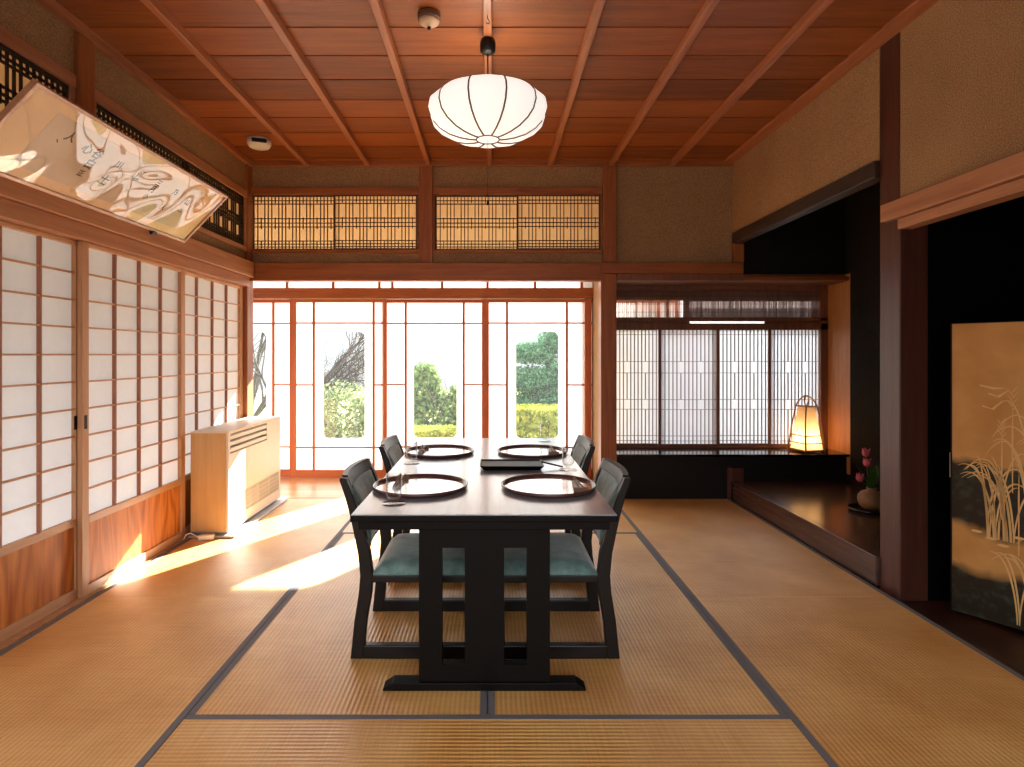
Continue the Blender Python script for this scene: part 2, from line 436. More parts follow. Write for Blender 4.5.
# ceiling --------------------------------------------------------
cl = empty('ceiling', (0,0,0), label='reddish cedar board ceiling with long battens', cat='ceiling', kind='structure')
bm = new(); P = .26; k0 = -14
ys = [2.74 + P*i for i in range(-15, 9)]
for y in ys:
    y1 = min(y+P+.012, 4.72)
    if y1-y < .02: continue
    # each board tilts a little against the next one
    y1 = min(y+P-.004, 4.72)
    pts = [(y, 2.696), (y1, 2.700), (y1, 2.712), (y, 2.708)]
    prism(bm, pts, -2.05, 1.98, 'x')
obj('ceiling_boards', bm, M['ceil'], cl)
for x in (-1.475, -.99, -.505, -.02, .465, .95, 1.435):
    bm = new(); box(bm, x-.019, x+.019, YN, 4.62, 2.655, 2.70)
    obj('batten', bm, M['batten'], cl, bev=.004)
bm = new(); box(bm, -2.1, 2.0, YN, 4.75, 2.72, 2.8)
obj('roof_deck', bm, M['closet'], cl)
# cornices
bm = new(); box(bm, -1.955, -1.905, YN, 4.62, 2.652, 2.705); struct('trim_4', bm, M['batten'], 'cornice along the top of the left wall', 'cornice', bev=.003)
bm = new(); box(bm, 1.845, 1.94, YN, 4.62, 2.682, 2.706); struct('trim_5', bm, M['batten'], 'cornice along the top of the right wall', 'cornice', bev=.003)
bm = new(); box(bm, -1.955, 1.925, 4.622, 4.68, 2.663, 2.705); struct('trim_6', bm, M['beam_x'], 'cornice along the top of the far wall', 'cornice', bev=.003)

# left wall --------------------------------------------------------
bm = new()
box(bm, -2.03, -1.94, YN, 4.56, 2.445, 2.70)
box(bm, -2.03, -1.94, YN, 4.56, 1.885, 1.965)
struct('wall_left', bm, M['plaster'], 'sand plastered strips of the left wall above the paper doors', 'wall')
bm = new(); box(bm, -2.02, -1.885, YN, 4.60, 1.765, 1.885); struct('trim_7', bm, M['beam_y'], 'long tie rail of the left wall carrying the framed calligraphy', 'wall rail', bev=.004)
bm = new(); box(bm, -2.02, -1.905, YN, 4.56, 1.69, 1.763); struct('trim_8', bm, M['beam_y'], 'head rail directly above the left paper doors', 'head rail', bev=.003)
bm = new(); box(bm, -2.02, -1.915, 2.69, 2.80, 1.887, 2.65); struct('trim_9', bm, M['post_z'], 'short upper post in the left wall between the two side transoms', 'post', bev=.004)
bm = new(); box(bm, -2.04, -1.925, 4.565, 4.68, -.045, 2.70); struct('trim_10', bm, M['post_z'], 'corner post where left and far walls meet', 'post', bev=.004)

KP = .0279
def kumiko_bars(bm, u0, u1, z0, z1, place, d0, d1, bw=.007, pitch=KP):
    """lattice bars: place(u, d, z) -> box in the wall's own axes"""
    n = max(4, round((u1-u0)/pitch)); p = (u1-u0)/n; hh = z1-z0
    bands = [(z1-.115*hh*.9, z1), (z1-.60*hh, z1-.41*hh), (z0, z0+.15*hh)]
    for k in range(1, n):
        u = u0+k*p
        if k % 4 == 2:
            for a, b_ in bands: place(bm, u-bw/2, u+bw/2, a-.008, b_+.004 if b_ < z1 else b_)
        else: place(bm, u-bw/2, u+bw/2, z0, z1)
    for f in (.075, .14, .42, .505, .58, .85, .91, .965):
        z = z1-f*hh
        place(bm, u0, u1, z-bw/2, z+bw/2)

def side_transom(n, y0, y1, label):
    r = empty(n, (0,0,0), label=label, cat='transom', kind='structure')
    bm = new()
    box(bm, -2.0, -1.925, y0, y1, 2.385, 2.445); box(bm, -2.0, -1.925, y0, y1, 1.967, 2.0)
    box(bm, -2.0, -1.93, y0, y0+.03, 2.0, 2.385); box(bm, -2.0, -1.93, y1-.03, y1, 2.0, 2.385)
    obj('transom_frame', bm, M['beam_y'], r, bev=.003)
    bm = new(); ym = (y0+y1)/2
    segs = [(y0+.03, ym-.01), (ym+.01, y1-.03)]
    for a, b_ in segs:
        kumiko_bars(bm, a+.015, b_-.015, 2.015, 2.37, lambda b, u0, u1, z0, z1: box(b, -1.957, -1.947, u0, u1, z0, z1), 0, 0, bw=.0095, pitch=.034)
        box(bm, -1.97, -1.94, a, a+.015, 2.0, 2.375); box(bm, -1.97, -1.94, b_-.015, b_, 2.0, 2.375)
        box(bm, -1.97, -1.94, a, b_, 2.0, 2.015); box(bm, -1.97, -1.94, a, b_, 2.37, 2.385)
    obj('lattice', bm, M['kumiko_shaded'], r)
    bm = new(); bm.faces.new([bm.verts.new(q) for q in ((-1.960, y0+.03, 2.0), (-1.960, y1-.03, 2.0), (-1.960, y1-.03, 2.39), (-1.960, y0+.03, 2.39))]); obj('backing_paper', bm, M['paper_tan'], r)
side_transom('window_1', .9, 2.688, 'shade-coloured lattice transom above the framed calligraphy, nearer one')
side_transom('window_2', 2.802, 4.56, 'shade-coloured lattice transom next to the far left corner')

# shoji doors of the left wall
def shoji(n, y0, y1, xf, label, hy):
    r = empty(n, (0,0,0), label=label, cat='paper door', kind='structure')
    t = .024; st = .046; x0 = xf-t
    bm = new()
    box(bm, x0, xf, y0, y0+st, .003, 1.688); box(bm, x0, xf, y1-st, y1, .003, 1.688)
    obj('stile', bm, M['shoji_wood'], r, bev=.002)
    bm = new(); box(bm, x0, xf, y0+st, y1-st, .345, .38); box(bm, x0, xf, y0+st, y1-st, .003, .052); box(bm, x0, xf, y0+st, y1-st, 1.668, 1.688)
    obj('rail', bm, wood('shoji_rail_'+n, '#b98458', '#d9ab80', 'y'), r, bev=.002)
    bm = new(); cy = (y1-y0-2*st)/4; cz = (1.668-.38)/10
    for i in range(1, 4):
        y = y0+st+cy*i; box(bm, xf-.022, xf-.004, y-.0045, y+.0045, .38, 1.668)
    obj('upright_bar', bm, M['shoji_dark'], r)
    bm = new()
    for j in range(1, 10):
        z = .38+cz*j; box(bm, xf-.020, xf-.006, y0+st, y1-st, z-.004, z+.004)
    obj('cross_bar', bm, M['shoji_wood'], r)
    bm = new(); vs = [bm.verts.new(p) for p in ((xf-.0225, y0+st-.003, .375), (xf-.0225, y1-st+.003, .375), (xf-.0225, y1-st+.003, 1.67), (xf-.0225, y0+st-.003, 1.67))]
    bm.faces.new(vs); obj('paper', bm, M['paper'], r)
    bm = new(); box(bm, xf-.02, xf-.01, y0+st-.002, y1-st+.002, .05, .347); obj('lower_board', bm, M['koshi'], r)
    for y in hy:
        bm = new(); box(bm, xf-.001, xf+.0015, y-.009, y+.009, .80, .865); h = obj('finger_pull', bm, M['darkmetal'], r)
        h['label'] = 'black recessed finger pull'
    return r
shoji('door_1', 1.86, 2.775, -1.957, 'nearest paper door of the left wall, cut by the photo edge', [2.725])
shoji('door_2', 2.732, 3.65, -1.930, 'middle paper door of the left wall with tall panes and orange lower board', [2.755])
shoji('door_3', 3.605, 4.56, -1.957, 'far paper door of the left wall behind the heater', [])
shoji('door_4', .95, 1.88, -1.932, 'paper door of the left wall nearest the camera, hidden before the first visible one', [])
bm = new(); box(bm, -2.03, -1.95, YN, .95, 0, 1.69); struct('wall_left.001', bm, M['plaster'], 'left wall behind the camera', 'wall')

# back wall (upper part) --------------------------------------------------------
bm = new()
box(bm, -1.925, .886, 4.66, 4.70, 2.49, 2.70)
box(bm, -1.925, .886, 4.66, 4.70, 1.885, 1.966)
box(bm, .99, 1.98, 4.66, 4.70, 1.885, 2.70)
struct('wall_back', bm, M['plaster'], 'sand plastered upper far wall around the transoms', 'wall')
bm = new(); box(bm, -1.925, .866, 4.615, 4.70, 1.742, 1.885); struct('trim_11', bm, M['beam_x'], 'deep tie rail across the far wall above the veranda opening', 'wall rail', bev=.004)
bm = new(); box(bm, .868, 2.0, 4.605, 4.66, 1.80, 1.885); struct('trim_12', bm, M['beam_x'], 'tie rail across the far wall above the bay window', 'wall rail', bev=.004)
bm = new(); box(bm, .885, .993, 4.62, 4.74, 1.887, 2.664); struct('trim_13', bm, M['post_z'], 'upper half of the far post right of the transoms', 'post', bev=.004)
bm = new(); box(bm, .868, .993, 4.62, 4.74, -.045, 1.798); struct('trim_14', bm, M['post_z'], 'tall post between the veranda opening and the bay window', 'post', bev=.004)
bm = new(); box(bm, -.584, -.474, 4.63, 4.70, 1.887, 2.664); struct('trim_15', bm, M['post_z'], 'short upper post between the two far transoms', 'post', bev=.004)
bm = new(); box(bm, 1.925, 2.005, 4.61, 4.66, 1.887, 2.034); struct('trim_16', bm, M['post_z'], 'short stub post at the corner of the alcove opening', 'post', bev=.003)

def transom(n, x0, x1, label):
    r = empty(n, (0,0,0), label=label, cat='transom', kind='structure')
    bm = new()
    box(bm, x0, x1, 4.64, 4.70, 2.438, 2.495); box(bm, x0, x1, 4.64, 4.70, 1.966, 1.996)
    box(bm, x0, x0+.012, 4.645, 4.70, 1.996, 2.438); box(bm, x1-.012, x1, 4.645, 4.70, 1.996, 2.438)
    obj('transom_frame', bm, M['beam_x'], r, bev=.003)
    xm = (x0+x1)/2
    for i, (a, b_) in enumerate(((x0+.012, xm+.008), (xm-.008, x1-.012))):
        yy = 4.655 + .02*(1-i)
        bm = new()
        box(bm, a, a+.014, yy, yy+.018, 1.998, 2.436); box(bm, b_-.014, b_, yy, yy+.018, 1.998, 2.436)
        box(bm, a+.014, b_-.014, yy, yy+.018, 1.998, 2.008); box(bm, a+.014, b_-.014, yy, yy+.018, 2.428, 2.436)
        kumiko_bars(bm, a+.014, b_-.014, 2.008, 2.428, lambda b, u0, u1, z0, z1, yy=yy: box(b, u0, u1, yy+.004, yy+.012, z0, z1), 0, 0, bw=.0065)
        f = obj('lattice_screen', bm, M['kumiko'], r)
        bm = new(); y = yy+.0135
        bm.faces.new([bm.verts.new(p) for p in ((a, y, 2.0), (b_, y, 2.0), (b_, y, 2.435), (a, y, 2.435))])
        obj('paper', bm, M['paper_tan'], f)
transom('window_3', -1.945, -.586, 'left pair of glowing lattice transoms on the far wall')
transom('window_4', -.472, .884, 'right pair of glowing lattice transoms on the far wall')

# unseen side passage added to dim the left paper doors and transoms
bm = new(); box(bm, -3.45, -2.06, YN, 4.60, 2.55, 2.62); struct('ceiling.004', bm, M['verfloor'], 'unseen board ceiling added to dim the left paper doors', 'ceiling')
bm = new(); box(bm, -3.45, -3.38, YN, 4.60, 1.75, 2.55); box(bm, -3.45, -3.38, YN, 4.60, -.1, .1); struct('wall_left.003', bm, M['plaster'], 'unseen outer wall strips added to dim the left transoms', 'wall')
bm = new(); box(bm, -3.45, -2.04, YN, 4.60, -.12, -.01); struct('floor.003', bm, M['verfloor'], 'plank floor of the added side passage', 'floor')
# unseen room end, its opening shaped to set the fill light
bm = new(); box(bm, 1.6, 3.3, YN-.14, YN-.06, -.1, 2.7); box(bm, -2.05, 1.6, YN-.14, YN-.06, 2.2, 2.7)
struct('wall_front', bm, M['plaster'], 'unseen wall behind the camera with an opening shaped for fill light', 'wall')
# wall added outside to keep the sun off the bay window
bm = new(); box(bm, 1.9, 5.2, 6.3, 6.42, -.75, 2.25); struct('wall_back.005', bm, flat('sun_block_wall', '#e6e6ea', .9), 'pale wall added outside to block sun from the bay window', 'wall')
# veranda --------------------------------------------------------
YV = 5.43
K = YV/FX
def vx(px): return (px-CX)*K
def vz(py): return H+(CY-py)*K
def ring_sheet(bm, X0, X1, Z0, Z1, x0, x1, z0, z1, rad, y):
    """flat sheet with a rounded rectangular hole"""
    cx, cz = (x0+x1)/2, (z0+z1)/2
    hw, hh = (x1-x0)/2, (z1-z0)/2
    ang = [2*PI*i/96 for i in range(96)]
    for X, Z in ((X0,Z0),(X1,Z0),(X1,Z1),(X0,Z1)): ang.append(math.atan2(Z-cz, X-cx) % (2*PI))
    for i in range(4):
        sx = (1,-1,-1,1)[i]; sz = (1,1,-1,-1)[i]
        for a in range(0, 91, 15):
            px = sx*(hw-rad) + sx*rad*math.cos(math.radians(a)); pz = sz*(hh-rad)+sz*rad*math.sin(math.radians(a))
            ang.append(math.atan2(pz, px) % (2*PI))
    ang = sorted(set(round(a, 5) for a in ang))
    def inside(px, pz):
        ax, az = abs(px), abs(pz)
        if ax > hw or az > hh: return False
        if ax > hw-rad and az > hh-rad: return math.hypot(ax-hw+rad, az-hh+rad) <= rad
        return True
    I, O = [], []
    for a in ang:
        c, s = math.cos(a), math.sin(a); lo, hi = 0, 5
        for _ in range(30):
            mid = (lo+hi)/2
            if inside(c*mid, s*mid): lo = mid
            else: hi = mid
        I.append(bm.verts.new((cx+c*lo, y, cz+s*lo)))
        ts = []
        if c > 1e-6: ts.append((X1-cx)/c)
        if c < -1e-6: ts.append((X0-cx)/c)
        if s > 1e-6: ts.append((Z1-cz)/s)
        if s < -1e-6: ts.append((Z0-cz)/s)
        t = min(ts); O.append(bm.verts.new((cx+c*t, y, cz+s*t)))
    n = len(ang)
    for i in range(n):
        j = (i+1) % n
        bm.faces.new((I[i], I[j], O[j], O[i]))
    return [Vector(v.co) for v in I]

def ver_door(n, pl, pr, sl, sr, cols, glassx, side_l, side_r, y, label, pull=None):
    """pl..pr: outer edges, sl, sr: stile widths, in photo columns at the veranda's distance"""
    r = empty(n, (0,0,0), label=label, cat='paper door', kind='structure')
    X0, X1 = vx(pl), vx(pr); zt = vz(299); z_bot = .0; z_k = vz(470)
    a, b_ = X0+sl*K, X1-sr*K
    bm = new(); box(bm, X0, a, y, y+.03, z_bot, zt); box(bm, b_, X1, y, y+.03, z_bot, zt)
    obj('stile', bm, M['red'], r, bev=.002)
    bm = new(); box(bm, a, b_, y, y+.03, zt-.03, zt); box(bm, a, b_, y, y+.03, z_bot, z_k)
    obj('rail', bm, wood('veranda_rail_'+n, '#a4552f', '#c8764a', 'x'), r, bev=.002)
    bm = new(); w = .0115
    for c in cols: box(bm, vx(c)-w, vx(c)+w, y+.004, y+.02, z_k, zt-.03)
    for py in (323, 447.7): box(bm, a, b_, y+.006, y+.018, vz(py)-w*.7, vz(py)+w*.7)
    if side_l: box(bm, a, vx(cols[0]), y+.006, y+.018, vz(385)-w*.7, vz(385)+w*.7)
    if side_r: box(bm, vx(cols[-1]), b_, y+.006, y+.018, vz(385)-w*.7, vz(385)+w*.7)
    obj('lattice', bm, M['red'], r)
    bm = new()
    pts = ring_sheet(bm, a-.005, b_+.005, z_k-.005, zt-.028, vx(glassx[0]), vx(glassx[1]), vz(438.5), vz(331.5), .05, y+.021)
    obj('paper', bm, M['paper_back'], r)
    bm = new(); A = [bm.verts.new((p.x, y+.0225, p.z)) for p in pts]
    bm.faces.new(A); obj('glass_pane', bm, M['pane'], r)
    return r
ver_door('door_5', 190, 291, 4, 3, (212, 271.5), (222, 264), True, True, YV+.035, 'leftmost veranda paper door half hidden by the corner post')
ver_door('door_6', 289.5, 386.5, 6.5, 3.5, (313.4, 373.4), (323, 364.4), True, True, YV, 'veranda paper door showing the bare branched tree')
ver_door('door_7', 383.5, 487, 3, 5, (405, 463.5), (413, 456.5), True, True, YV+.035, 'veranda paper door showing the leafy shrub and yellow hedge')
ver_door('door_8', 482, 591.5, 7, 6.5, (507, 567), (516, 558.5), True, True, YV, 'veranda paper door showing the pine tree')
ver_door('door_9', 585, 680, 3, 3, (605, 660), (612, 653), True, True, YV+.035, 'veranda paper door mostly hidden behind the tall post')
# veranda head rail, transom shoji above, sill
bm = new(); box(bm, -3.4, 1.0, YV-.02, YV+.08, vz(298.5), vz(288)); struct('trim_17', bm, M['beam_x'], 'head rail over the veranda paper doors', 'head rail', bev=.003)
r = empty('window_5', (0,0,0), label='long paper transom strip above the veranda doors', cat='transom', kind='structure')
bm = new()
for c in (175, 205, 239, 286.4, 332.7, 379, 392, 442, 487.6, 535.3, 582, 640): box(bm, vx(c)-.012, vx(c)+.012, YV+.01, YV+.04, vz(288), 2.25)
box(bm, -3.4, 1.0, YV+.01, YV+.04, 2.25, 2.29); obj('transom_frame', bm, M['red'], r)
bm = new(); bm.faces.new([bm.verts.new(p) for p in ((-3.4, YV+.035, vz(288)), (1.0, YV+.035, vz(288)), (1.0, YV+.035, 2.27), (-3.4, YV+.035, 2.27))])
obj('paper', bm, M['paper_back'], r)
bm = new(); box(bm, -3.4, 1.03, 4.70, 5.62, 2.52, 2.6); struct('ceiling.001', bm, M['verfloor'], 'board ceiling over the veranda', 'ceiling')
bm = new(); box(bm, -3.4, 1.0, YV+.0, YV+.09, 2.29, 2.52); struct('wall_back.001', bm, M['plaster'], 'plaster strip above the veranda transom', 'wall')
bm = new(); box(bm, .945, .99, 4.745, 5.62, 0, 2.52); struct('wall_right.001', bm, M['plaster'], 'partition between veranda and bay window', 'wall')
bm = new(); box(bm, -3.45, -3.40, 4.6, 5.62, -.1, 2.52); struct('wall_left.002', bm, M['plaster'], 'left end wall of the veranda', 'wall')

# bay window (shoin) --------------------------------------------------------
YS = 4.93; KS = YS/FX
def sx(px): return (px-CX)*KS
def sz(py): return H+(CY-py)*KS
bm = new(); box(bm, 1.0, 2.84, 4.645, YS+.09, -.11, .338); struct('wall_back.002', bm, M['blackwood'], 'black panel below the bay window counter', 'wall')
bm = new(); box(bm, .998, 2.84, 4.60, YS+.09, .342, .362); struct('window_sill', bm, M['counter'], 'glossy black counter board of the bay window carrying the lantern', 'counter', bev=.003)
bm = new(); box(bm, .998, 2.84, 4.663, YS+.06, 1.742, 1.80); struct('trim_18', bm, M['brown_frame'], 'dark header above the bay window', 'header')
bm = new(); box(bm, 2.005, 2.84, 4.61, 4.662, 1.742, 1.775); struct('trim_19', bm, M['beam_x'], 'thin brown rail continuing over the bay window into the alcove', 'rail', bev=.002)
bm = new(); box(bm, .998, 2.0, 4.61, 4.662, 1.742, 1.798); struct('trim_20', bm, M['brown_frame'], 'thin dark rail under the tie rail over the bay window', 'rail', bev=.002)
bm = new(); box(bm, 2.84, 2.87, 4.60, YS+.09, .20, 1.80); struct('trim_21', bm, M['reveal'], 'wooden side board of the bay window beside the lantern, coloured for its glow', 'side board')
bm = new(); box(bm, .998, 2.84, YS+.03, YS+.06, 1.80, 2.5); struct('wall_back.003', bm, M['black'], 'outer wall above the bay window', 'wall')
# frames
bm = new()
box(bm, 1.0, 2.84, YS-.02, YS+.05, sz(290), 1.742)
box(bm, 1.0, 2.84, YS-.03, YS+.05, sz(321.3), sz(317.5))
box(bm, 1.0, 2.84, YS-.03, YS+.05, sz(330), sz(323.5))
box(bm, 1.0, sx(690), YS+.0, YS+.02, sz(324), sz(321)); box(bm, sx(765), 2.84, YS+.0, YS+.02, sz(324), sz(321))  # strips added behind the slot so only its middle stays bright
box(bm, sx(819), 2.84, YS-.03, YS+.05, .362, sz(290))
box(bm, 1.0, 2.84, YS-.01, YS+.05, .362, .372)
struct('trim_22', bm, M['brown_frame'], 'dark brown fixed frame around the bay window screens', 'window frame', bev=.002)
def bay(n, pl, pr, y, label):
    r = empty(n, (0,0,0), label=label, cat='window screen', kind='structure')
    X0, X1 = sx(pl), sx(pr); zt = sz(330); zb = .372; s = .021
    bm = new(); box(bm, X0, X0+s, y, y+.02, zb, zt); box(bm, X1-s, X1, y, y+.02, zb, zt); box(bm, X0+s, X1-s, y, y+.02, zb, sz(444))
    obj('screen_frame', bm, M['brown_frame'], r, bev=.002)
    a, b_ = X0+s, X1-s; z0, z1 = sz(444), zt; w = .0038
    bm = new(); nb = 14; p = (b_-a)/nb
    bands = (sz(361.5), sz(373)), (sz(399.6), sz(409.5))
    for k in range(1, nb):
        u = a+k*p
        m_ = k % 5
        if m_ == 0: segs = [(z0, bands[1][1]), (bands[1][0], bands[0][1]), (bands[0][0], z1)]
        else: segs = [(z0, z1)]
        for q0, q1 in segs: box(bm, u-w, u+w, y+.004, y+.011, q0, q1)
    for py in (334.5, 361.5, 373, 399.6, 409.5, 436, 441):
        z = sz(py); box(bm, a, b_, y+.005, y+.010, z-.0022, z+.0022)
    obj('lattice', bm, M['bay_bar'], r)
    bm = new(); bm.faces.new([bm.verts.new(q) for q in ((a-.003, y+.0125, z0-.003), (b_+.003, y+.0125, z0-.003), (b_+.003, y+.0125, z1), (a-.003, y+.0125, z1))])
    obj('paper', bm, M['paper_bay'], r)
bay('window_6', 607, 663.5, YS+.022, 'fine lattice window screen next to the tall post')
bay('window_7', 658.7, 719.5, YS-.002, 'second fine lattice window screen from the tall post')
bay('window_8', 714.2, 773.5, YS+.022, 'third fine lattice window screen from the tall post')
bay('window_9', 768.6, 822, YS-.002, 'fine lattice window screen behind the glowing lantern')
# reed blind
rb = empty('reed_blind', (0, 0, 0), label='brown reed blind hanging in the upper part of the bay window', cat='blind')
bm = new(); random.seed(3)
x = 1.0
while x < sx(818):
    w = random.uniform(.003, .006); tube(bm, [(x, YS+.01+random.uniform(-.001, .001), sz(317.8)), (x+random.uniform(-.001, .001), YS+.01, sz(290.5))], w/2, 5)
    x += w + (random.uniform(.0005, .0018) if random.random() < .8 else .004)
obj('reeds', bm, paper('reed_stalk', '#b08e80', .45), rb)
for z in (sz(296), sz(304), sz(312)):
    bm = new(); tube(bm, [(1.0, YS+.006, z), (sx(818), YS+.006, z)], .0012, 5); obj('binding_thread', bm, M['string'], rb)
# pane with glazing bars behind the blind
r = empty('window_10', (0,0,0), label='upper glass light behind the reed blind', cat='window', kind='structure')
bm = new(); bm.faces.new([bm.verts.new(q) for q in ((1.0, YS+.04, 1.46), (2.8, YS+.04, 1.46), (2.8, YS+.04, 1.71), (1.0, YS+.04, 1.71))])
obj('glass_pane', bm, M['pane'], r)
bm = new(); box(bm, 1.0, 2.82, YS+.045, YS+.07, sz(300), 1.72); box(bm, sx(668), sx(671), YS+.045, YS+.07, 1.44, 1.7); box(bm, sx(686), sx(691), YS+.045, YS+.07, 1.44, 1.7)
obj('glazing_bar', bm, M['brown_frame'], r)
bm = new(); bm.faces.new([bm.verts.new(q) for q in ((sx(690), YS+.055, 1.45), (2.83, YS+.055, 1.45), (2.83, YS+.055, 1.71), (sx(690), YS+.055, 1.71))])
obj('sun_block_sheet', bm, paper('sun_block_sheet', '#8f8180', .22), r)  # dim paper sheet added behind the blind to stop a sun leak

# alcove (tokonoma) --------------------------------------------------------
bm = new(); box(bm, 1.955, 2.84, 2.9, 4.643, .10, .145); box(bm, 1.96, 2.84, 2.9, 4.643, -.04, .10)
struct('alcove_floor', bm, M['plat'], 'raised dark polished board floor of the alcove', 'alcove floor')
bm = new(); box(bm, 1.912, 1.953, 2.889, 4.61, .0, .146); struct('trim_23', bm, wood('alcove_sill_wood', '#3f2a23', '#64483f', 'y', rough=.25), 'dark front sill of the raised alcove', 'alcove sill', bev=.004)
bm = new(); box(bm, 1.90, 1.998, 4.603, 4.643, .147, .255); box(bm, 1.88, 1.903, 4.612, 4.643, 0, .255); struct('trim_24', bm, M['dark'], 'low stub of dark wood at the far end of the alcove sill', 'stub post', bev=.003)
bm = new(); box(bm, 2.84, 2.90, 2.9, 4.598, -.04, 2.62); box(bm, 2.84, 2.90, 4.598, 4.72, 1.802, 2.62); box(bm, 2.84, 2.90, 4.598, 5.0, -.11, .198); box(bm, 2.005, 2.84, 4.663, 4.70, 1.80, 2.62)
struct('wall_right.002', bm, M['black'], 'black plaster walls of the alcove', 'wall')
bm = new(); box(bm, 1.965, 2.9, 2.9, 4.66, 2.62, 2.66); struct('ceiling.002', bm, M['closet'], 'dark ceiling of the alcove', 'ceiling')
bm = new(); box(bm, 1.905, 1.985, 2.89, 4.605, 2.035, 2.12); struct('trim_25', bm, M['dark_y'], 'dark drop beam over the alcove opening', 'beam', bev=.004)
bm = new(); box(bm, 1.93, 1.97, 2.889, 4.659, 2.121, 2.70); box(bm, 1.932, 1.97, YN, 2.744, 1.794, 2.70)
struct('wall_right', bm, M['plaster_r'], 'sand plastered upper right wall', 'wall')
bm = new(); box(bm, 1.93, 2.065, 2.745, 2.888, -.045, 2.685); struct('trim_26', bm, M['dark'], 'dark reddish main pillar between alcove and right opening', 'pillar', bev=.005)
bm = new(); box(bm, 1.893, 1.929, YN, 2.83, 1.795, 1.88); struct('trim_27', bm, M['beam_y'], 'tie rail of the right wall lapping over the main pillar', 'wall rail', bev=.004)
bm = new(); box(bm, 1.918, 1.99, YN, 2.744, 1.745, 1.793); struct('trim_28', bm, M['beam_y'], 'head rail over the dark right opening', 'head rail', bev=.003)
# closet beyond the right opening
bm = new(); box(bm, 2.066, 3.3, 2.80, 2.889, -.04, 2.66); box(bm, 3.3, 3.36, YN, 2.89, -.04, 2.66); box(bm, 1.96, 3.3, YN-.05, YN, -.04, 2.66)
struct('wall_right.003', bm, M['closet'], 'walls beyond the right opening, coloured near black for shade', 'wall')
bm = new(); box(bm, 1.99, 3.3, YN, 2.8, 2.0, 2.06); struct('ceiling.003', bm, M['closet'], 'ceiling beyond the right opening, coloured near black for shade', 'ceiling')

# ================================================================== TABLE
XT = -.026
t = empty('dining_table', (XT, 0, 0), label='long low black dining table set for four', cat='table')
bm = new(); box(bm, -.4375, .4375, 1.89, 3.64, .606, .6255); tt_ = obj('table_top', bm, M['table'], t, bev=.003)
bm = new(); box(bm, -.4345, .4345, 1.893, 3.637, .6255, .63); obj('top_sheen_layer', bm, M['table_top'], tt_, bev=.0015)  # thin pale layer added to carry the window sheen as colour
bm = new(); a = .418; y0, y1 = 1.92, 3.61
box(bm, -a, a, y0, y0+.025, .572, .606); box(bm, -a, a, y1-.025, y1, .572, .606)
box(bm, -a, -a+.025, y0+.025, y1-.025, .572, .606); box(bm, a-.025, a, y0+.025, y1-.025, .572, .606)
obj('apron', bm, M['table'], t, bev=.002)
for yy in (1.985, 3.50):
    bm = new()
    for q0, q1, w0, w1 in ((-.225, -.146, .028, .606), (-.0676, .0676, .028, .606), (.146, .225, .028, .606), (-.146, -.0676, .028, .087), (.0676, .146, .028, .087), (-.146, -.0676, .489, .606), (.0676, .146, .489, .606)):
        box(bm, q0, q1, yy+.006, yy+.042, w0, w1)
    bmesh.ops.remove_doubles(bm, verts=bm.verts[:], dist=1e-5)
    obj('leg', bm, M['table'], t)
    bm = new(); prism(bm, [(-.348, .002), (.348, .002), (.348, .008), (.315, .029), (-.315, .029), (-.348, .008)], yy-.003, yy+.05, 'y')
    obj('foot', bm, M['table'], t, bev=.002)
bm = new(); box(bm, -.03, .03, 2.03, 3.503, .52, .57); obj('stretcher', bm, M['table'], t)

# ================================================================== CHAIRS
def sweep_leg(bm, prof, y0, y1):
    """prof: (z, x outer, x inner)"""
    pts = [(a, z) for z, a, b_ in prof] + [(b_, z) for z, a, b_ in reversed(prof)]
    return prism(bm, pts, y0, y1, 'y')

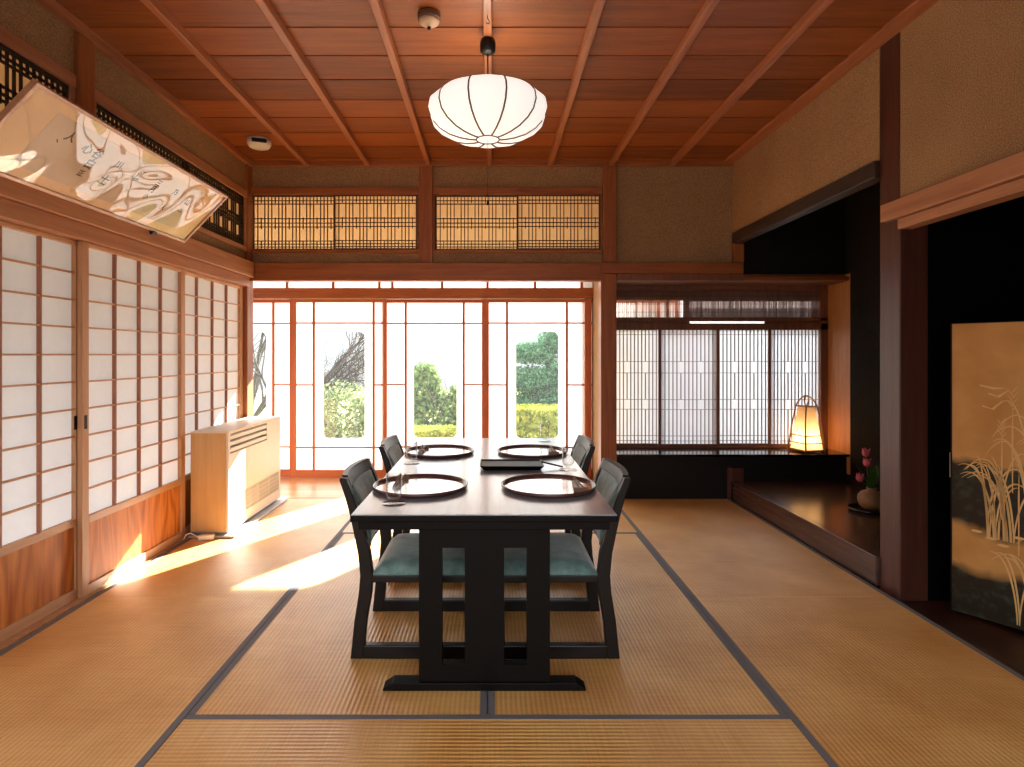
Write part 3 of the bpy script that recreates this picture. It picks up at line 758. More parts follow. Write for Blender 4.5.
def make_chair():
    r = empty('dining_chair')
    W = .22; T = .034
    prof = [(.002, -.240, -.192), (.055, -.234, -.186), (.143, -.225, -.178), (.25, -.208, -.160), (.316, -.203, -.155), (.40, -.211, -.165), (.539, -.240, -.202), (.62, -.262, -.230), (.675, -.281, -.254), (.685, -.281, -.256)]
    for s in (-1, 1):
        ya, yb = (-W, -W+T) if s < 0 else (W-T, W)
        bm = new(); sweep_leg(bm, prof, ya, yb); obj('leg', bm, M['chair'], r, bev=.004)
        bm = new(); prism(bm, [(.195, .055), (.24, .055), (.236, .29), (.198, .29)], ya, yb, 'y'); obj('leg', bm, M['chair'], r, bev=.004)
        bm = new(); box(bm, -.1925, .24, ya+.0005, yb-.0005, .002, .053); obj('runner', bm, M['chair'], r, bev=.004)
    bm = new()
    box(bm, -.158, .238, -W, -W+T, .291, .316); box(bm, -.158, .238, W-T, W, .291, .316)
    box(bm, -.158, -.128, -W+T, W-T, .285, .316); box(bm, .205, .238, -W+T, W-T, .285, .316)
    obj('seat_frame', bm, M['chair'], r, bev=.003)
    # cushion, domed
    bm = new(); n = 12; grid = []
    x0, x1, y0, y1 = -.155, .235, -W+.006, W-.006
    for i in range(n+1):
        row = []
        for j in range(n+1):
            u, v = i/n, j/n
            du = 1-abs(2*u-1)**6; dv = 1-abs(2*v-1)**6
            row.append(bm.verts.new((x0+(x1-x0)*u, y0+(y1-y0)*v, .326+.036*(max(0, du*dv))**.4)))
        grid.append(row)
    for i in range(n):
        for j in range(n): bm.faces.new((grid[i][j], grid[i+1][j], grid[i+1][j+1], grid[i][j+1]))
    edge = [grid[i][0] for i in range(n+1)] + [grid[n][j] for j in range(1, n+1)] + [grid[i][n] for i in range(n-1, -1, -1)] + [grid[0][j] for j in range(n-1, 0, -1)]
    low = [bm.verts.new((v.co.x, v.co.y, .3165)) for v in edge]
    for i in range(len(edge)):
        j = (i+1) % len(edge); bm.faces.new((edge[j], edge[i], low[i], low[j]))
    bm.faces.new(low)
    bmesh.ops.recalc_face_normals(bm, faces=bm.faces[:])
    obj('seat_cushion', bm, M['fabric'], r, smooth=True)
    # curved back: rows across y, hollow towards the back
    def backx(z): # front face of the posts
        pr = [(.316, -.155), (.40, -.165), (.539, -.202), (.62, -.230), (.685, -.256)]
        for (za, xa), (zb, xb) in zip(pr, pr[1:]):
            if z <= zb: return xa+(xb-xa)*(z-za)/(zb-za)
        return pr[-1][1]
    def curved(z0, z1, off, th, ya, yb, nz=6, ny=14, bulge=0):
        bm = new(); F, B = [], []
        for i in range(nz+1):
            z = z0+(z1-z0)*i/nz; fr, br = [], []
            for j in range(ny+1):
                y = ya+(yb-ya)*j/ny; c = -.022*(1-(y/.19)**2)
                e = bulge*(max(0, 1-abs(2*i/nz-1)**4)*max(0, 1-abs(2*j/ny-1)**6))**.5
                fr.append(bm.verts.new((backx(z)+c+off+e, y, z))); br.append(bm.verts.new((backx(z)+c+off-th, y, z)))
            F.append(fr); B.append(br)
        for G, fl in ((F, 0), (B, 1)):
            for i in range(nz):
                for j in range(ny):
                    q = (G[i][j], G[i][j+1], G[i+1][j+1], G[i+1][j]); bm.faces.new(q[::-1] if fl else q)
        for j in range(ny):
            bm.faces.new((F[0][j+1], F[0][j], B[0][j], B[0][j+1])); bm.faces.new((F[nz][j], F[nz][j+1], B[nz][j+1], B[nz][j]))
        for i in range(nz):
            bm.faces.new((F[i][0], F[i+1][0], B[i+1][0], B[i][0])); bm.faces.new((F[i+1][ny], F[i][ny], B[i][ny], B[i+1][ny]))
        bmesh.ops.recalc_face_normals(bm, faces=bm.faces[:])
        return bm
    Y = W-T-.001
    obj('top_rail', curved(.648, .69, .0, .022, -Y, Y), M['chair'], r, smooth=False)
    bp_ = obj('back_panel', curved(.40, .6475, -.004, .014, -Y, Y), M['chair'], r)
    obj('back_cushion', curved(.415, .642, .004, .007, -Y+.022, Y-.022, bulge=.012), M['fabric'], bp_, smooth=True)
    return r
c0 = make_chair()
spots = [(-.27, 2.41, 0, 'near left black chair with teal seat, its back to the paper doors'),
         (-.27, 3.17, 0, 'far left black chair behind the near left one, only its back showing'),
         (.27, 2.41, PI, 'near right black chair with teal seat, its back to the alcove'),
         (.27, 3.17, PI, 'far right black chair next to the tall post')]
for i, (x, y, rz, lb) in enumerate(spots):
    o = c0 if i == 0 else copy_tree(c0)
    o.location = (XT+x, y, 0); o.rotation_euler = (0, 0, rz)
    tag(o, lb, 'chair', 'dining chairs around the table')

# ================================================================== TABLE WARE
ZT = .63
def make_tray():
    r = empty('round_tray')
    bm = new(); lathe(bm, [(0, 0.001), (.176, .001), (.184, .006), (.186, .016), (.182, .0175), (.178, .016), (.176, .0065), (.170, .0055), (0, .0055)], 64, cap=False)
    for f in bm.faces: pass
    obj('tray_rim', bm, M['lacquer'], r, smooth=True)
    bm = new(); lathe(bm, [(.173, .0058), (.173, .0062), (0, .0062)], 64, cap=False)
    obj('tray_surface', bm, M['lacquer_in'], r)
    return r
tray0 = make_tray()
trays = [(-.281, 2.28, 'round lacquer tray at the near left place'), (.222, 2.28, 'round lacquer tray at the near right place'),
         (-.28, 3.09, 'round lacquer tray at the far left place'), (.213, 3.09, 'round lacquer tray at the far right place')]
for i, (x, y, lb) in enumerate(trays):
    o = tray0 if i == 0 else copy_tree(tray0)
    o.location = (x, y, ZT); tag(o, lb, 'tray', 'round trays on the dining table')

bm = new()
lathe(bm, [(0, .0005), (.040, .0005), (.0415, .0015), (.040, .003), (.012, .005), (.007, .009), (.007, .013), (.014, .018), (.024, .024), (.027, .034), (.0275, .105), (.0262, .105), (.0257, .036), (.022, .027), (.012, .0215), (0, .020)], 40, cap=False)
g0 = obj('drinking_glass', bm, M['clear'], smooth=True)
gl = [(-.343, 2.03, 'clear footed drinking glass at the near left corner of the table'), (-.386, 2.79, 'clear footed drinking glass between the two left trays'),
      (.345, 2.63, 'clear footed drinking glass between the two right trays'), (.318, 3.50, 'clear footed drinking glass at the far right end of the table')]
for i, (x, y, lb) in enumerate(gl):
    o = g0 if i == 0 else copy_tree(g0)
    o.location = (x, y, ZT); tag(o, lb, 'glass', 'drinking glasses on the dining table')

def make_chop():
    r = empty('chopstick_set')
    bm = new(); box(bm, -.028, .028, -.105, -.088, .0, .015); obj('rest', bm, M['woodblock'], r, bev=.002)
    for dx in (-.006, .006):
        bm = new(); tube(bm, [(dx*1.6, -.115, .0185), (dx*.5, .10, .012)], [.0034, .0018], 8); obj('chopstick', bm, M['woodblock'], r)
    bm = new(); prism(bm, [(-.014, .0005), (.014, .0005), (.013, .010), (-.013, .010)], -.03, .06, 'y'); obj('paper_sleeve', bm, M['napkin'], r)
    return r
ch0 = make_chop()
for i, (x, y, rz, lb) in enumerate([(.335, 2.28, 0, 'chopsticks on a wooden rest on the near right tray'), (-.372, 2.30, PI, 'chopsticks on a wooden rest on the near left tray'),
                                  (.320, 3.09, 0, 'chopsticks on a wooden rest on the far right tray'), (-.375, 3.09, PI, 'chopsticks on a wooden rest on the far left tray')]):
    o = ch0 if i == 0 else copy_tree(ch0)
    o.location = (x, y, ZT+.0064); o.rotation_euler = (0, 0, rz); tag(o, lb, 'chopsticks', 'chopstick sets on the trays')

st = empty('serving_tray', (.09, 2.69, ZT), label='shallow rectangular black tray lying in the middle of the table', cat='tray')
bm = new()
def quadring(z, hx, hy): return [bm.verts.new(p) for p in ((-hx, -hy, z), (hx, -hy, z), (hx, hy, z), (-hx, hy, z))]
R0 = quadring(.001, .125, .075); R1 = quadring(.022, .145, .088); R2 = quadring(.022, .141, .084); R3 = quadring(.017, .135, .08)
for A, B in ((R0, R1), (R1, R2), (R2, R3)):
    for i in range(4): bm.faces.new((A[i], A[(i+1) % 4], B[(i+1) % 4], B[i]))
bm.faces.new(R0[::-1]); bm.faces.new(R3); obj('tray_body', bm, M['table'], st)
for i, (p, q) in enumerate((((.16, -.05), (.24, -.10)),)):
    bm = new(); tube(bm, [(p[0]-.02, p[1]+.05, .026), (.235, -.03, .008)], .004, 8)
    o = obj('pen', bm, M['darkmetal'], None); o.location = (.09, 2.69, ZT)
    tag(o, 'thin black pen beside the rectangular tray on the table', 'pen')

# ================================================================== PENDANT LAMP
LX, LY = -.02, 2.77
L = empty('pendant_lamp', (LX, LY, 0), label='glowing white ribbed paper pendant lamp hanging over the table', cat='pendant lamp')
bm = new(); lathe(bm, [(0, 2.585), (.02, 2.588), (.036, 2.60), (.038, 2.635), (.034, 2.655), (0, 2.656)], 24, cap=False); obj('ceiling_rose', bm, M['darkmetal'], L, smooth=True)
bm = new(); tube(bm, [(0, 0, 2.60), (0, 0, 2.33)], .0035, 8); obj('cord', bm, M['darkmetal'], L)
rib = [(.222, 2.385), (.243, 2.372), (.262, 2.345), (.268, 2.31), (.255, 2.268), (.225, 2.235), (.18, 2.207), (.13, 2.190), (.085, 2.182), (.055, 2.180)]
NL = 10; A0 = PI/NL + PI/2
def rp(r, z, a): return (r*math.cos(a), r*math.sin(a), z)
bm = new(); grid = []; sub = 8
for k in range(NL*sub):
    f = (k % sub)/sub; a = A0 + 2*PI*k/(NL*sub)
    half = PI/NL
    row = []
    for r_, z in rib:
        # lobe swells between the ribs
        sw = math.sin(PI*f)
        da = (f-.5)*2*half
        chord = math.cos(half)/math.cos(da)
        kf = max(0, min(1, (r_-.055)/.1)); top = max(0, (z-2.355)/.03)
        rr = r_*chord*(1 + (.125*kf*(1-.75*min(1, top)))*sw)
        row.append(bm.verts.new(rp(rr, z, a)))
    grid.append(row)
for k in range(NL*sub):
    A, B = grid[k], grid[(k+1) % (NL*sub)]
    for i in range(len(rib)-1): bm.faces.new((A[i], B[i], B[i+1], A[i+1]))
bm.faces.new([g[-1] for g in grid])
bmesh.ops.recalc_face_normals(bm, faces=bm.faces[:])
obj('lamp_shade', bm, emit('glowing_lamp_paper', '#fffaf2', .42, '#f2ece2'), L, smooth=True)
bm = new()
for k in range(NL):
    a = A0 + 2*PI*k/NL
    tube(bm, [rp(r_*1.004, z-.0005, a) for r_, z in rib], .0044, 6)
obj('shade_rib', bm, M['lamp_rib'], L, smooth=True)
bm = new(); tube(bm, [rp(.055, 2.1795, 2*PI*k/24) for k in range(25)], .0035, 6, cap=False); tube(bm, [rp(.222*math.cos(PI/NL)/math.cos(((k*.1) % (2*PI/NL))-PI/NL), 2.386, A0+k*.1) for k in range(63)], .0025, 6, cap=False)
obj('shade_ring', bm, M['lamp_rib'], L, smooth=True)
bm = new(); tube(bm, [(0, 0, 2.18), (0, 0, 1.89)], .0012, 6); lathe(bm, [(0, 1.865), (.005, 1.868), (.006, 1.88), (.002, 1.893), (0, 1.894)], 12, cap=False)
obj('pull_cord', bm, M['string'], L)

# detectors, hook
s = empty('smoke_detector', (-.285, 2.63, 2.70), label='round beige smoke detector on a brown base near the lamp', cat='smoke detector')
bm = new(); lathe(bm, [(.052, -.006), (.052, -.028), (.046, -.032), (0, -.032)][::-1], 32, cap=False); lathe(bm, [(.052, -.006), (0, -.006)], 32, cap=False); obj('base', bm, flat('brown_plastic', '#6b4a34', .5), s, smooth=False)
bm = new(); lathe(bm, [(0, -.062), (.012, -.062), (.016, -.055), (.03, -.052), (.044, -.043), (.048, -.033), (0, -.0325)], 32, cap=False); obj('cover', bm, flat('beige_plastic', '#c8a88a', .5), s, smooth=True)
bm = new(); lathe(bm, [(0, -.074), (.007, -.073), (.009, -.063), (0, -.0625)], 16, cap=False); obj('sensor', bm, M['darkmetal'], s, smooth=True)
s = empty('ceiling_camera', (-1.67, 4.16, 2.70), label='white round ceiling device with a dark window near the far left corner', cat='ceiling sensor')
bm = new(); lathe(bm, [(0, -.07), (.045, -.068), (.07, -.058), (.082, -.038), (.083, -.006), (0, -.005)], 40, cap=False); obj('housing', bm, M['white'], s, smooth=True)
bm = new(); prism(bm, [(-.045, -.048), (.05, -.048), (.055, -.03), (.05, -.022), (-.045, -.022), (-.05, -.03)], -.089, -.07, 'y'); o = obj('dark_window', bm, M['darkmetal'], s, bev=.004)
o.rotation_euler = (0, 0, .35)
bm = new(); tube(bm, [(0, 0, 0), (0, 0, -.012), (.006, 0, -.020), (.010, 0, -.028), (.006, 0, -.036), (-.002, 0, -.036), (-.006, 0, -.030)], .0018, 8)
o = obj('ceiling_hook', bm, M['darkmetal'], smooth=True); o.location = (-.02, 2.57, 2.655); tag(o, 'small metal hook in the middle ceiling batten in front of the lamp', 'hook')

# ================================================================== HEATER
h = empty('fan_heater', (-1.79, 4.12, 0), label='cream floor standing fan heater with wood grain side against the left doors', cat='heater')
x0, x1, y0, y1 = -.118, .122, -.45, .45
for q in ((y0, y0+.018), (y1-.018, y1)):
    bm = new(); box(bm, x0, x1-.014, q[0], q[1], .03, .655); obj('side_panel', bm, M['tanvinyl'], h, bev=.003)
bm = new(); box(bm, x0, x1+.002, y0-.004, y1+.004, .656, .668); obj('top', bm, M['cream'], h, bev=.003)
bm = new()  # front shell with two openings
xa, xb = x1-.013, x1
LV = (-.425, .18, .522, .648); GR = (-.40, .42, .10, .245)
box(bm, xa, xb, y0, y1, .03, GR[2]); box(bm, xa, xb, y0, GR[0], GR[2], GR[3]); box(bm, xa, xb, GR[1], y1, GR[2], GR[3])
box(bm, xa, xb, y0, y1, GR[3], LV[2]); box(bm, xa, xb, y0, LV[0], LV[2], LV[3]); box(bm, xa, xb, LV[1], y1, LV[2], LV[3]); box(bm, xa, xb, y0, y1, LV[3], .655)
bmesh.ops.remove_doubles(bm, verts=bm.verts[:], dist=1e-5)
obj('front_panel', bm, M['cream'], h)
bm = new(); box(bm, x0, x1-.05, y0+.018, y1-.018, .03, .64); obj('inner_box', bm, flat('heater_inside', '#a8a092', .6), h)
for k in range(3):
    z = .535+k*.04
    bm = new(); prism(bm, [(x1-.016, z-.002), (x1-.003, z-.006), (x1-.003, z+.018), (x1-.016, z+.022)], LV[0], LV[1], 'y'); obj('louvre', bm, M['white'], h, bev=.001)
bm = new(); n = 9
for k in range(41):
    y = GR[0]+.82*k/41+.008
    box(bm, x1-.010, x1-.003, y, y+.011, GR[2], GR[3])
for k in range(5):
    z = GR[2]+.145*k/5+.02; box(bm, x1-.009, x1-.004, GR[0], GR[1], z, z+.006)
for k in (1, 2, 3): box(bm, x1-.011, x1-.001, GR[0]+.205*k-.008, GR[0]+.205*k+.008, GR[2], GR[3])
obj('intake_grille', bm, flat('grille_beige', '#cfc6b6', .5), h)
bm = new(); box(bm, x0, x1+.05, y0-.03, y1+.02, .002, .014); box(bm, x0+.01, x1-.02, y0+.03, y1-.03, .014, .03); obj('base_plate', bm, M['grey'], h, bev=.002)
pa = empty('power_adapter', (-1.78, 3.615, .0), rz=.25, label='cream power adapter lying in front of the heater', cat='power adapter')
bm = new(); box(bm, -.045, .045, -.022, .022, .002, .032); obj('case', bm, M['cream'], pa, bev=.005)
bm = new(); tube(bm, [(-.045, 0, .018), (-.065, .004, .03), (-.09, .01, .045), (-.115, .0, .04), (-.128, -.01, .012)], .004, 8); obj('cable', bm, M['cream'], pa, smooth=True)

# ================================================================== FRAMED CALLIGRAPHY
u = Vector((0,1,0)); v = Vector((.268, 0, .28)).normalized(); nn = u.cross(v)
Bc = Vector((-1.872, 2.78, 1.835))      # middle of the lower edge
FW, FH = 1.48, .388
fr = bpy.data.objects.new('framed_calligraphy', None); COL.objects.link(fr)
fr.matrix_world = Matrix(((u.x, v.x, nn.x, Bc.x), (u.y, v.y, nn.y, Bc.y), (u.z, v.z, nn.z, Bc.z), (0,0,0,1)))
tag(fr, 'framed calligraphy behind wavy film leaning out from the left wall rail', 'framed calligraphy')
bm = new(); w = .016
box(bm, -FW/2, FW/2, 0, w, -.016, .008); box(bm, -FW/2, FW/2, FH-w, FH, -.016, .008)
box(bm, -FW/2, -FW/2+w, w, FH-w, -.016, .008); box(bm, FW/2-w, FW/2, w, FH-w, -.016, .008)
obj('frame', bm, wood('picture_frame_wood', '#a8744f', '#d6a27a', 'x', rough=.3, coat=.3), fr, bev=.002)
bm = new(); box(bm, -FW/2+w, FW/2-w, w, FH-w, -.012, -.004); obj('mount', bm, M['mount'], fr)
bm = new(); box(bm, -FW/2+.17, FW/2-.17, .06, FH-.06, -.004, -.0032); obj('paper_sheet', bm, M['sheet'], fr)
# brush writing
Minv = fr.matrix_world.inverted()
def on_frame(px, py):
    d = Vector(((px-CX)/FX, 1, (CY-py)/FX)); o = Vector((0,0,H))
    tt = (Bc-o).dot(nn)/d.dot(nn); return Minv @ (o+d*tt)
inkbm = new()
chars = [('人', 71, 138, .05), ('心', 88, 150, .055), ('谷', 98, 155, .055), ('白', 90, 165, .055), ('士', 104, 181, .06), ('川', 119, 166, .045),
         ('行', 141, 175, .045), ('平', 134, 182, .045), ('三', 159, 184, .04), ('月', 153, 190, .045), ('小', 146, 197, .035), ('乃', 176, 193, .04),
         ('山', 188, 203, .045), ('一', 179, 212, .035), ('人', 163, 208, .035), ('正', 81, 174, .035), ('丶', 57, 142, .03)]
for ch, px, py, size in chars:
    cu = bpy.data.curves.new('tmp', 'FONT'); cu.body = ch; cu.size = size; cu.align_x = 'CENTER'; cu.align_y = 'CENTER'; cu.resolution_u = 3
    cu.offset = .0012
    to = bpy.data.objects.new('tmp', cu); COL.objects.link(to)
    bpy.context.view_layer.update()
    me = bpy.data.meshes.new_from_object(to.evaluated_get(bpy.context.evaluated_depsgraph_get()))
    p = on_frame(px, py)
    me.transform(Matrix.Translation((p.x, p.y, -.0028)) @ Matrix.Rotation(random.uniform(-.12, .12), 4, 'Z'))
    inkbm.from_mesh(me)
    bpy.data.objects.remove(to); bpy.data.curves.remove(cu); bpy.data.meshes.remove(me)
obj('lettering', inkbm, M['ink'], fr)
def wavy():
    m = bpy.data.materials.new('wavy_picture_film'); m.use_nodes = True; nt = m.node_tree; nt.nodes.clear()
    out = N(nt, 'ShaderNodeOutputMaterial'); tr = N(nt, 'ShaderNodeBsdfTransparent'); g = N(nt, 'ShaderNodeBsdfGlossy'); g.inputs['Roughness'].default_value = .02
    tc = N(nt, 'ShaderNodeTexCoord'); ns = N(nt, 'ShaderNodeTexNoise'); ns.inputs['Scale'].default_value = 1.8; ns.inputs['Detail'].default_value = .8; ns.inputs['Distortion'].default_value = 1.0
    nt.links.new(tc.outputs['Object'], ns.inputs['Vector'])
    bp = N(nt, 'ShaderNodeBump'); bp.inputs['Strength'].default_value = 1; bp.inputs['Distance'].default_value = .026
    nt.links.new(ns.outputs['Fac'], bp.inputs['Height']); nt.links.new(bp.outputs[0], g.inputs['Normal'])
    ms = N(nt, 'ShaderNodeMixShader'); ms.inputs[0].default_value = .15
    nt.links.new(tr.outputs[0], ms.inputs[1]); nt.links.new(g.outputs[0], ms.inputs[2]); nt.links.new(ms.outputs[0], out.inputs['Surface'])
    return m
bm = new(); bm.faces.new([bm.verts.new(p) for p in ((-FW/2+w, w, .004), (FW/2-w, w, .004), (FW/2-w, FH-w, .004), (-FW/2+w, FH-w, .004))])
obj('cover_film', bm, wavy(), fr)
for uu in (-.62, .42):
    bm = new(); box(bm, uu-.018, uu+.018, -.01, .006, -.014, .018); box(bm, uu-.008, uu+.008, -.02, -.01, -.01, .01)
    k = obj('support_hook', bm, M['darkmetal'], fr, bev=.003); k['label'] = 'dark metal hook under the frame'

# ================================================================== LANTERN ON THE COUNTER
la = empty('paper_lantern', (2.575, 4.75, .3625), rz=.25, label='glowing tapered bamboo and paper lantern on the black counter', cat='lantern')
hb, ht = .095, .055; zb, zs = .0, .37
bm = new()
def lsq(h_, z): return [bm.verts.new(p) for p in ((-h_, -h_, z), (h_, -h_, z), (h_, h_, z), (-h_, h_, z))]
q0 = lsq(hb-.012, .02); q1 = lsq((hb+ht)/2-.012, .20); q2 = lsq(ht-.010, .365)
for A, B in ((q0, q1), (q1, q2)):
    for i in range(4): bm.faces.new((A[i], A[(i+1) % 4], B[(i+1) % 4], B[i]))
obj('paper_shade', bm, M['lanternpaper'], la)
bm = new()
for sy in (-1, 1):
    pts = [(-hb, sy*hb, 0), (-(hb+ht)/2-.004, sy*(hb+ht)/2, .20), (-ht, sy*ht, .37)]
    arc = [(-ht*math.cos(a), sy*ht*(1-.9*math.sin(a)), .37+.085*math.sin(a)) for a in [PI*i/12 for i in range(1, 12)]]
    tube(bm, pts+arc+[(ht, sy*ht, .37), ((hb+ht)/2+.004, sy*(hb+ht)/2, .20), (hb, sy*hb, 0)], .0055, 8)
obj('bent_leg', bm, M['bamboo'], la, smooth=True)
for z in (.37, .135, .075, .02):
    f = hb+(ht-hb)*z/.37
    bm = new(); tube(bm, [(-f, -f, z), (f, -f, z), (f, f, z), (-f, f, z), (-f, -f, z)], .005, 6); obj('hoop', bm, M['bamboo'], la)
bm = new()
for i in range(4):
    c_, s_ = math.cos(i*PI/2), math.sin(i*PI/2)
    for k in range(-5, 6):
        z0_, z1_ = .022, .133; f0 = hb+(ht-hb)*z0_/.37-.003; f1 = hb+(ht-hb)*z1_/.37-.003
        a, b_ = (k/5.5*f0, -f0), (k/5.5*f1, -f1)
        tube(bm, [(a[0]*c_-a[1]*s_, a[0]*s_+a[1]*c_, z0_), (b_[0]*c_-b_[1]*s_, b_[0]*s_+b_[1]*c_, z1_)], .0011, 4)
obj('lattice', bm, M['bamboo'], la)
bm = new(); box(bm, -hb+.006, hb-.006, -hb+.006, hb-.006, .008, .016); obj('base', bm, M['bamboo'], la)
bm = new(); lathe(bm, [(0, .016), (.016, .016), (.016, .05), (.013, .06), (0, .06)], 16, cap=False); obj('lamp_socket', bm, M['white'], la)

# ================================================================== VASE WITH TULIPS
ZP = .146
bm = new(); lathe(bm, [(0, .0), (.15, .0), (.16, .006), (.165, .02), (.160, .021), (.152, .009), (0, .008)], 48, cap=False, sy=.75)
o = obj('oval_tray', bm, flat('black_lacquer', '#0c0a0a', .15, coat=.6), smooth=True); o.location = (2.47, 3.74, ZP+.001)
tag(o, 'black oval lacquer tray under the flower vase on the alcove floor', 'tray')
va = obj('flower_vase', lathe(new(), [(0, 0), (.045, 0), (.068, .02), (.080, .055), (.078, .085), (.060, .108), (.032, .120), (.026, .128), (.032, .138), (.027, .138), (.022, .128), (.024, .118), (.0, .110)], 40, cap=False), M['vase'], smooth=True)
va.location = (2.455, 3.75, ZP+.010); tag(va, 'squat beige stoneware vase holding tulips in the alcove', 'vase')
def tulip(i, base_, tip, label):
    r = empty('tulip', base_, label=label, cat='tulip', group='tulips in the alcove vase')
    b_ = Vector(base_); tp = Vector(tip)-b_
    mid = tp*.5+Vector((.012*(-1)**i, 0, .01))
    bm = new(); tube(bm, [(0,0,0), tuple(mid), tuple(tp)], [.003, .0035, .003], 8); obj('stem', bm, M['leaf'], r, smooth=True)
    bm = new()
    for k in range(6):
        a = k*PI/3+(.2 if k % 2 else 0); rr = 1 if k % 2 else .88
        rows = []
        for (rad, z, wd) in ((.004, 0, .35), (.019, .012, .62), (.024, .028, .66), (.022, .042, .5), (.025, .056, .12)):
            row = []
            for q in (-1, 0, 1):
                an = a+q*wd; row.append(bm.verts.new((tp.x+rad*rr*math.cos(an), tp.y+rad*rr*math.sin(an), tp.z-.004+z-(.004 if q else 0))))
            rows.append(row)
        for A, B in zip(rows, rows[1:]):
            for j in range(2): bm.faces.new((A[j], A[j+1], B[j+1], B[j]))
    obj('petals', bm, M['pink'], r, smooth=True)
    bm = new()
    a = (.6, 2.6, 4.4)[i]; dx, dy = math.cos(a), math.sin(a)
    L_ = []
    for s_, wv in ((0, .008), (.3, .022), (.6, .023), (.85, .012), (1, .001)):
        c = Vector((dx*.09*s_, dy*.09*s_, .19*s_*(1-.15*s_)))
        L_.append((bm.verts.new(c+Vector((-dy*wv, dx*wv, 0))), bm.verts.new(c+Vector((0, 0, -.004))), bm.verts.new(c+Vector((dy*wv, -dx*wv, 0)))))
    for A, B in zip(L_, L_[1:]):
        for j in range(2): bm.faces.new((A[j], A[j+1], B[j+1], B[j]))
    obj('leaf', bm, M['leaf'], r, smooth=True)
tb = (2.455, 3.75, ZP+.125)
def tp3(px, py, y): return ((px-CX)/FX*y, y, H+(CY-py)/FX*y)
tulip(0, (2.450, 3.75, ZP+.125), tp3(866, 456, 3.77), 'tallest pink tulip in the alcove vase')
tulip(1, (2.458, 3.745, ZP+.125), tp3(867, 466, 3.72), 'middle pink tulip just below the tallest one')
tulip(2, (2.445, 3.755, ZP+.125), tp3(860, 481, 3.74), 'lowest pink tulip leaning left out of the vase')

# ================================================================== GOLD SCREEN
scn = empty('folding_screen', (2.08, 2.62, 0), rz=math.atan2(-.2, .14), label='gold painted screen with grasses and dark green banks in the right opening', cat='folding screen')
PW, PH = .62, 1.29
def goldmat():
    m, nt, b = base('gold_leaf_painting')
    tc = N(nt, 'ShaderNodeTexCoord'); sep = N(nt, 'ShaderNodeSeparateXYZ'); nt.links.new(tc.outputs['Object'], sep.inputs[0])
    n1 = N(nt, 'ShaderNodeTexNoise'); n1.inputs['Scale'].default_value = 5; n1.inputs['Detail'].default_value = 6; nt.links.new(tc.outputs['Object'], n1.inputs['Vector'])
    cr = N(nt, 'ShaderNodeValToRGB'); cr.color_ramp.elements[0].position = .3; cr.color_ramp.elements[0].color = lin('#c48a42')
    cr.color_ramp.elements[1].position = .7; cr.color_ramp.elements[1].color = lin('#e0a862'); nt.links.new(n1.outputs['Fac'], cr.inputs[0])
    # dark green banks between given heights with ragged outline
    n2 = N(nt, 'ShaderNodeTexNoise'); n2.inputs['Scale'].default_value = 3.5; n2.inputs['Detail'].default_value = 4; nt.links.new(tc.outputs['Object'], n2.inputs['Vector'])
    zz = N(nt, 'ShaderNodeMath', operation='MULTIPLY_ADD'); zz.inputs[1].default_value = .22
    nt.links.new(n2.outputs['Fac'], zz.inputs[0]); nt.links.new(sep.outputs['Z'], zz.inputs[2])
    ramp = N(nt, 'ShaderNodeValToRGB'); e = ramp.color_ramp.elements
    e[0].position = 0; e[0].color = (1,1,1,1); e[1].position = 1; e[1].color = (0,0,0,1)
    for pos, val in ((.30, 1), (.34, 0), (.47, 0), (.51, 1), (.79, 1), (.82, 0)):
        x_ = e.new(pos); x_.color = (val,)*3+(1,)
    nt.links.new(zz.outputs[0], ramp.inputs[0])
    n3 = N(nt, 'ShaderNodeTexNoise'); n3.inputs['Scale'].default_value = 30; n3.inputs['Detail'].default_value = 3; nt.links.new(tc.outputs['Object'], n3.inputs['Vector'])
    cr3 = N(nt, 'ShaderNodeValToRGB'); cr3.color_ramp.elements[0].position = .5; cr3.color_ramp.elements[0].color = lin('#241c0e')
    cr3.color_ramp.elements[1].position = .8; cr3.color_ramp.elements[1].color = lin('#3c4a38'); nt.links.new(n3.outputs['Fac'], cr3.inputs[0])
    mx = N(nt, 'ShaderNodeMix', data_type='RGBA'); nt.links.new(ramp.outputs[0], mx.inputs['Factor'])
    nt.links.new(cr.outputs[0], mx.inputs['A']); nt.links.new(cr3.outputs[0], mx.inputs['B'])
    nt.links.new(mx.outputs['Result'], b.inputs['Base Color']); b.inputs['Roughness'].default_value = .5
    return m
bm = new(); box(bm, .002, PW, -.011, .011, .004, PH); obj('panel', bm, goldmat(), scn)
bm = new(); box(bm, -.004, .002, -.013, .013, .003, PH+.003); box(bm, .002, PW, -.013, .013, PH, PH+.004); obj('edge_frame', bm, M['darkmetal'], scn)
bm = new(); box(bm, -.008, -.004, -.010, .010, .60, .71); o = obj('hinge', bm, M['brass'], scn); o['label'] = 'pale metal hinge on the screen edge'
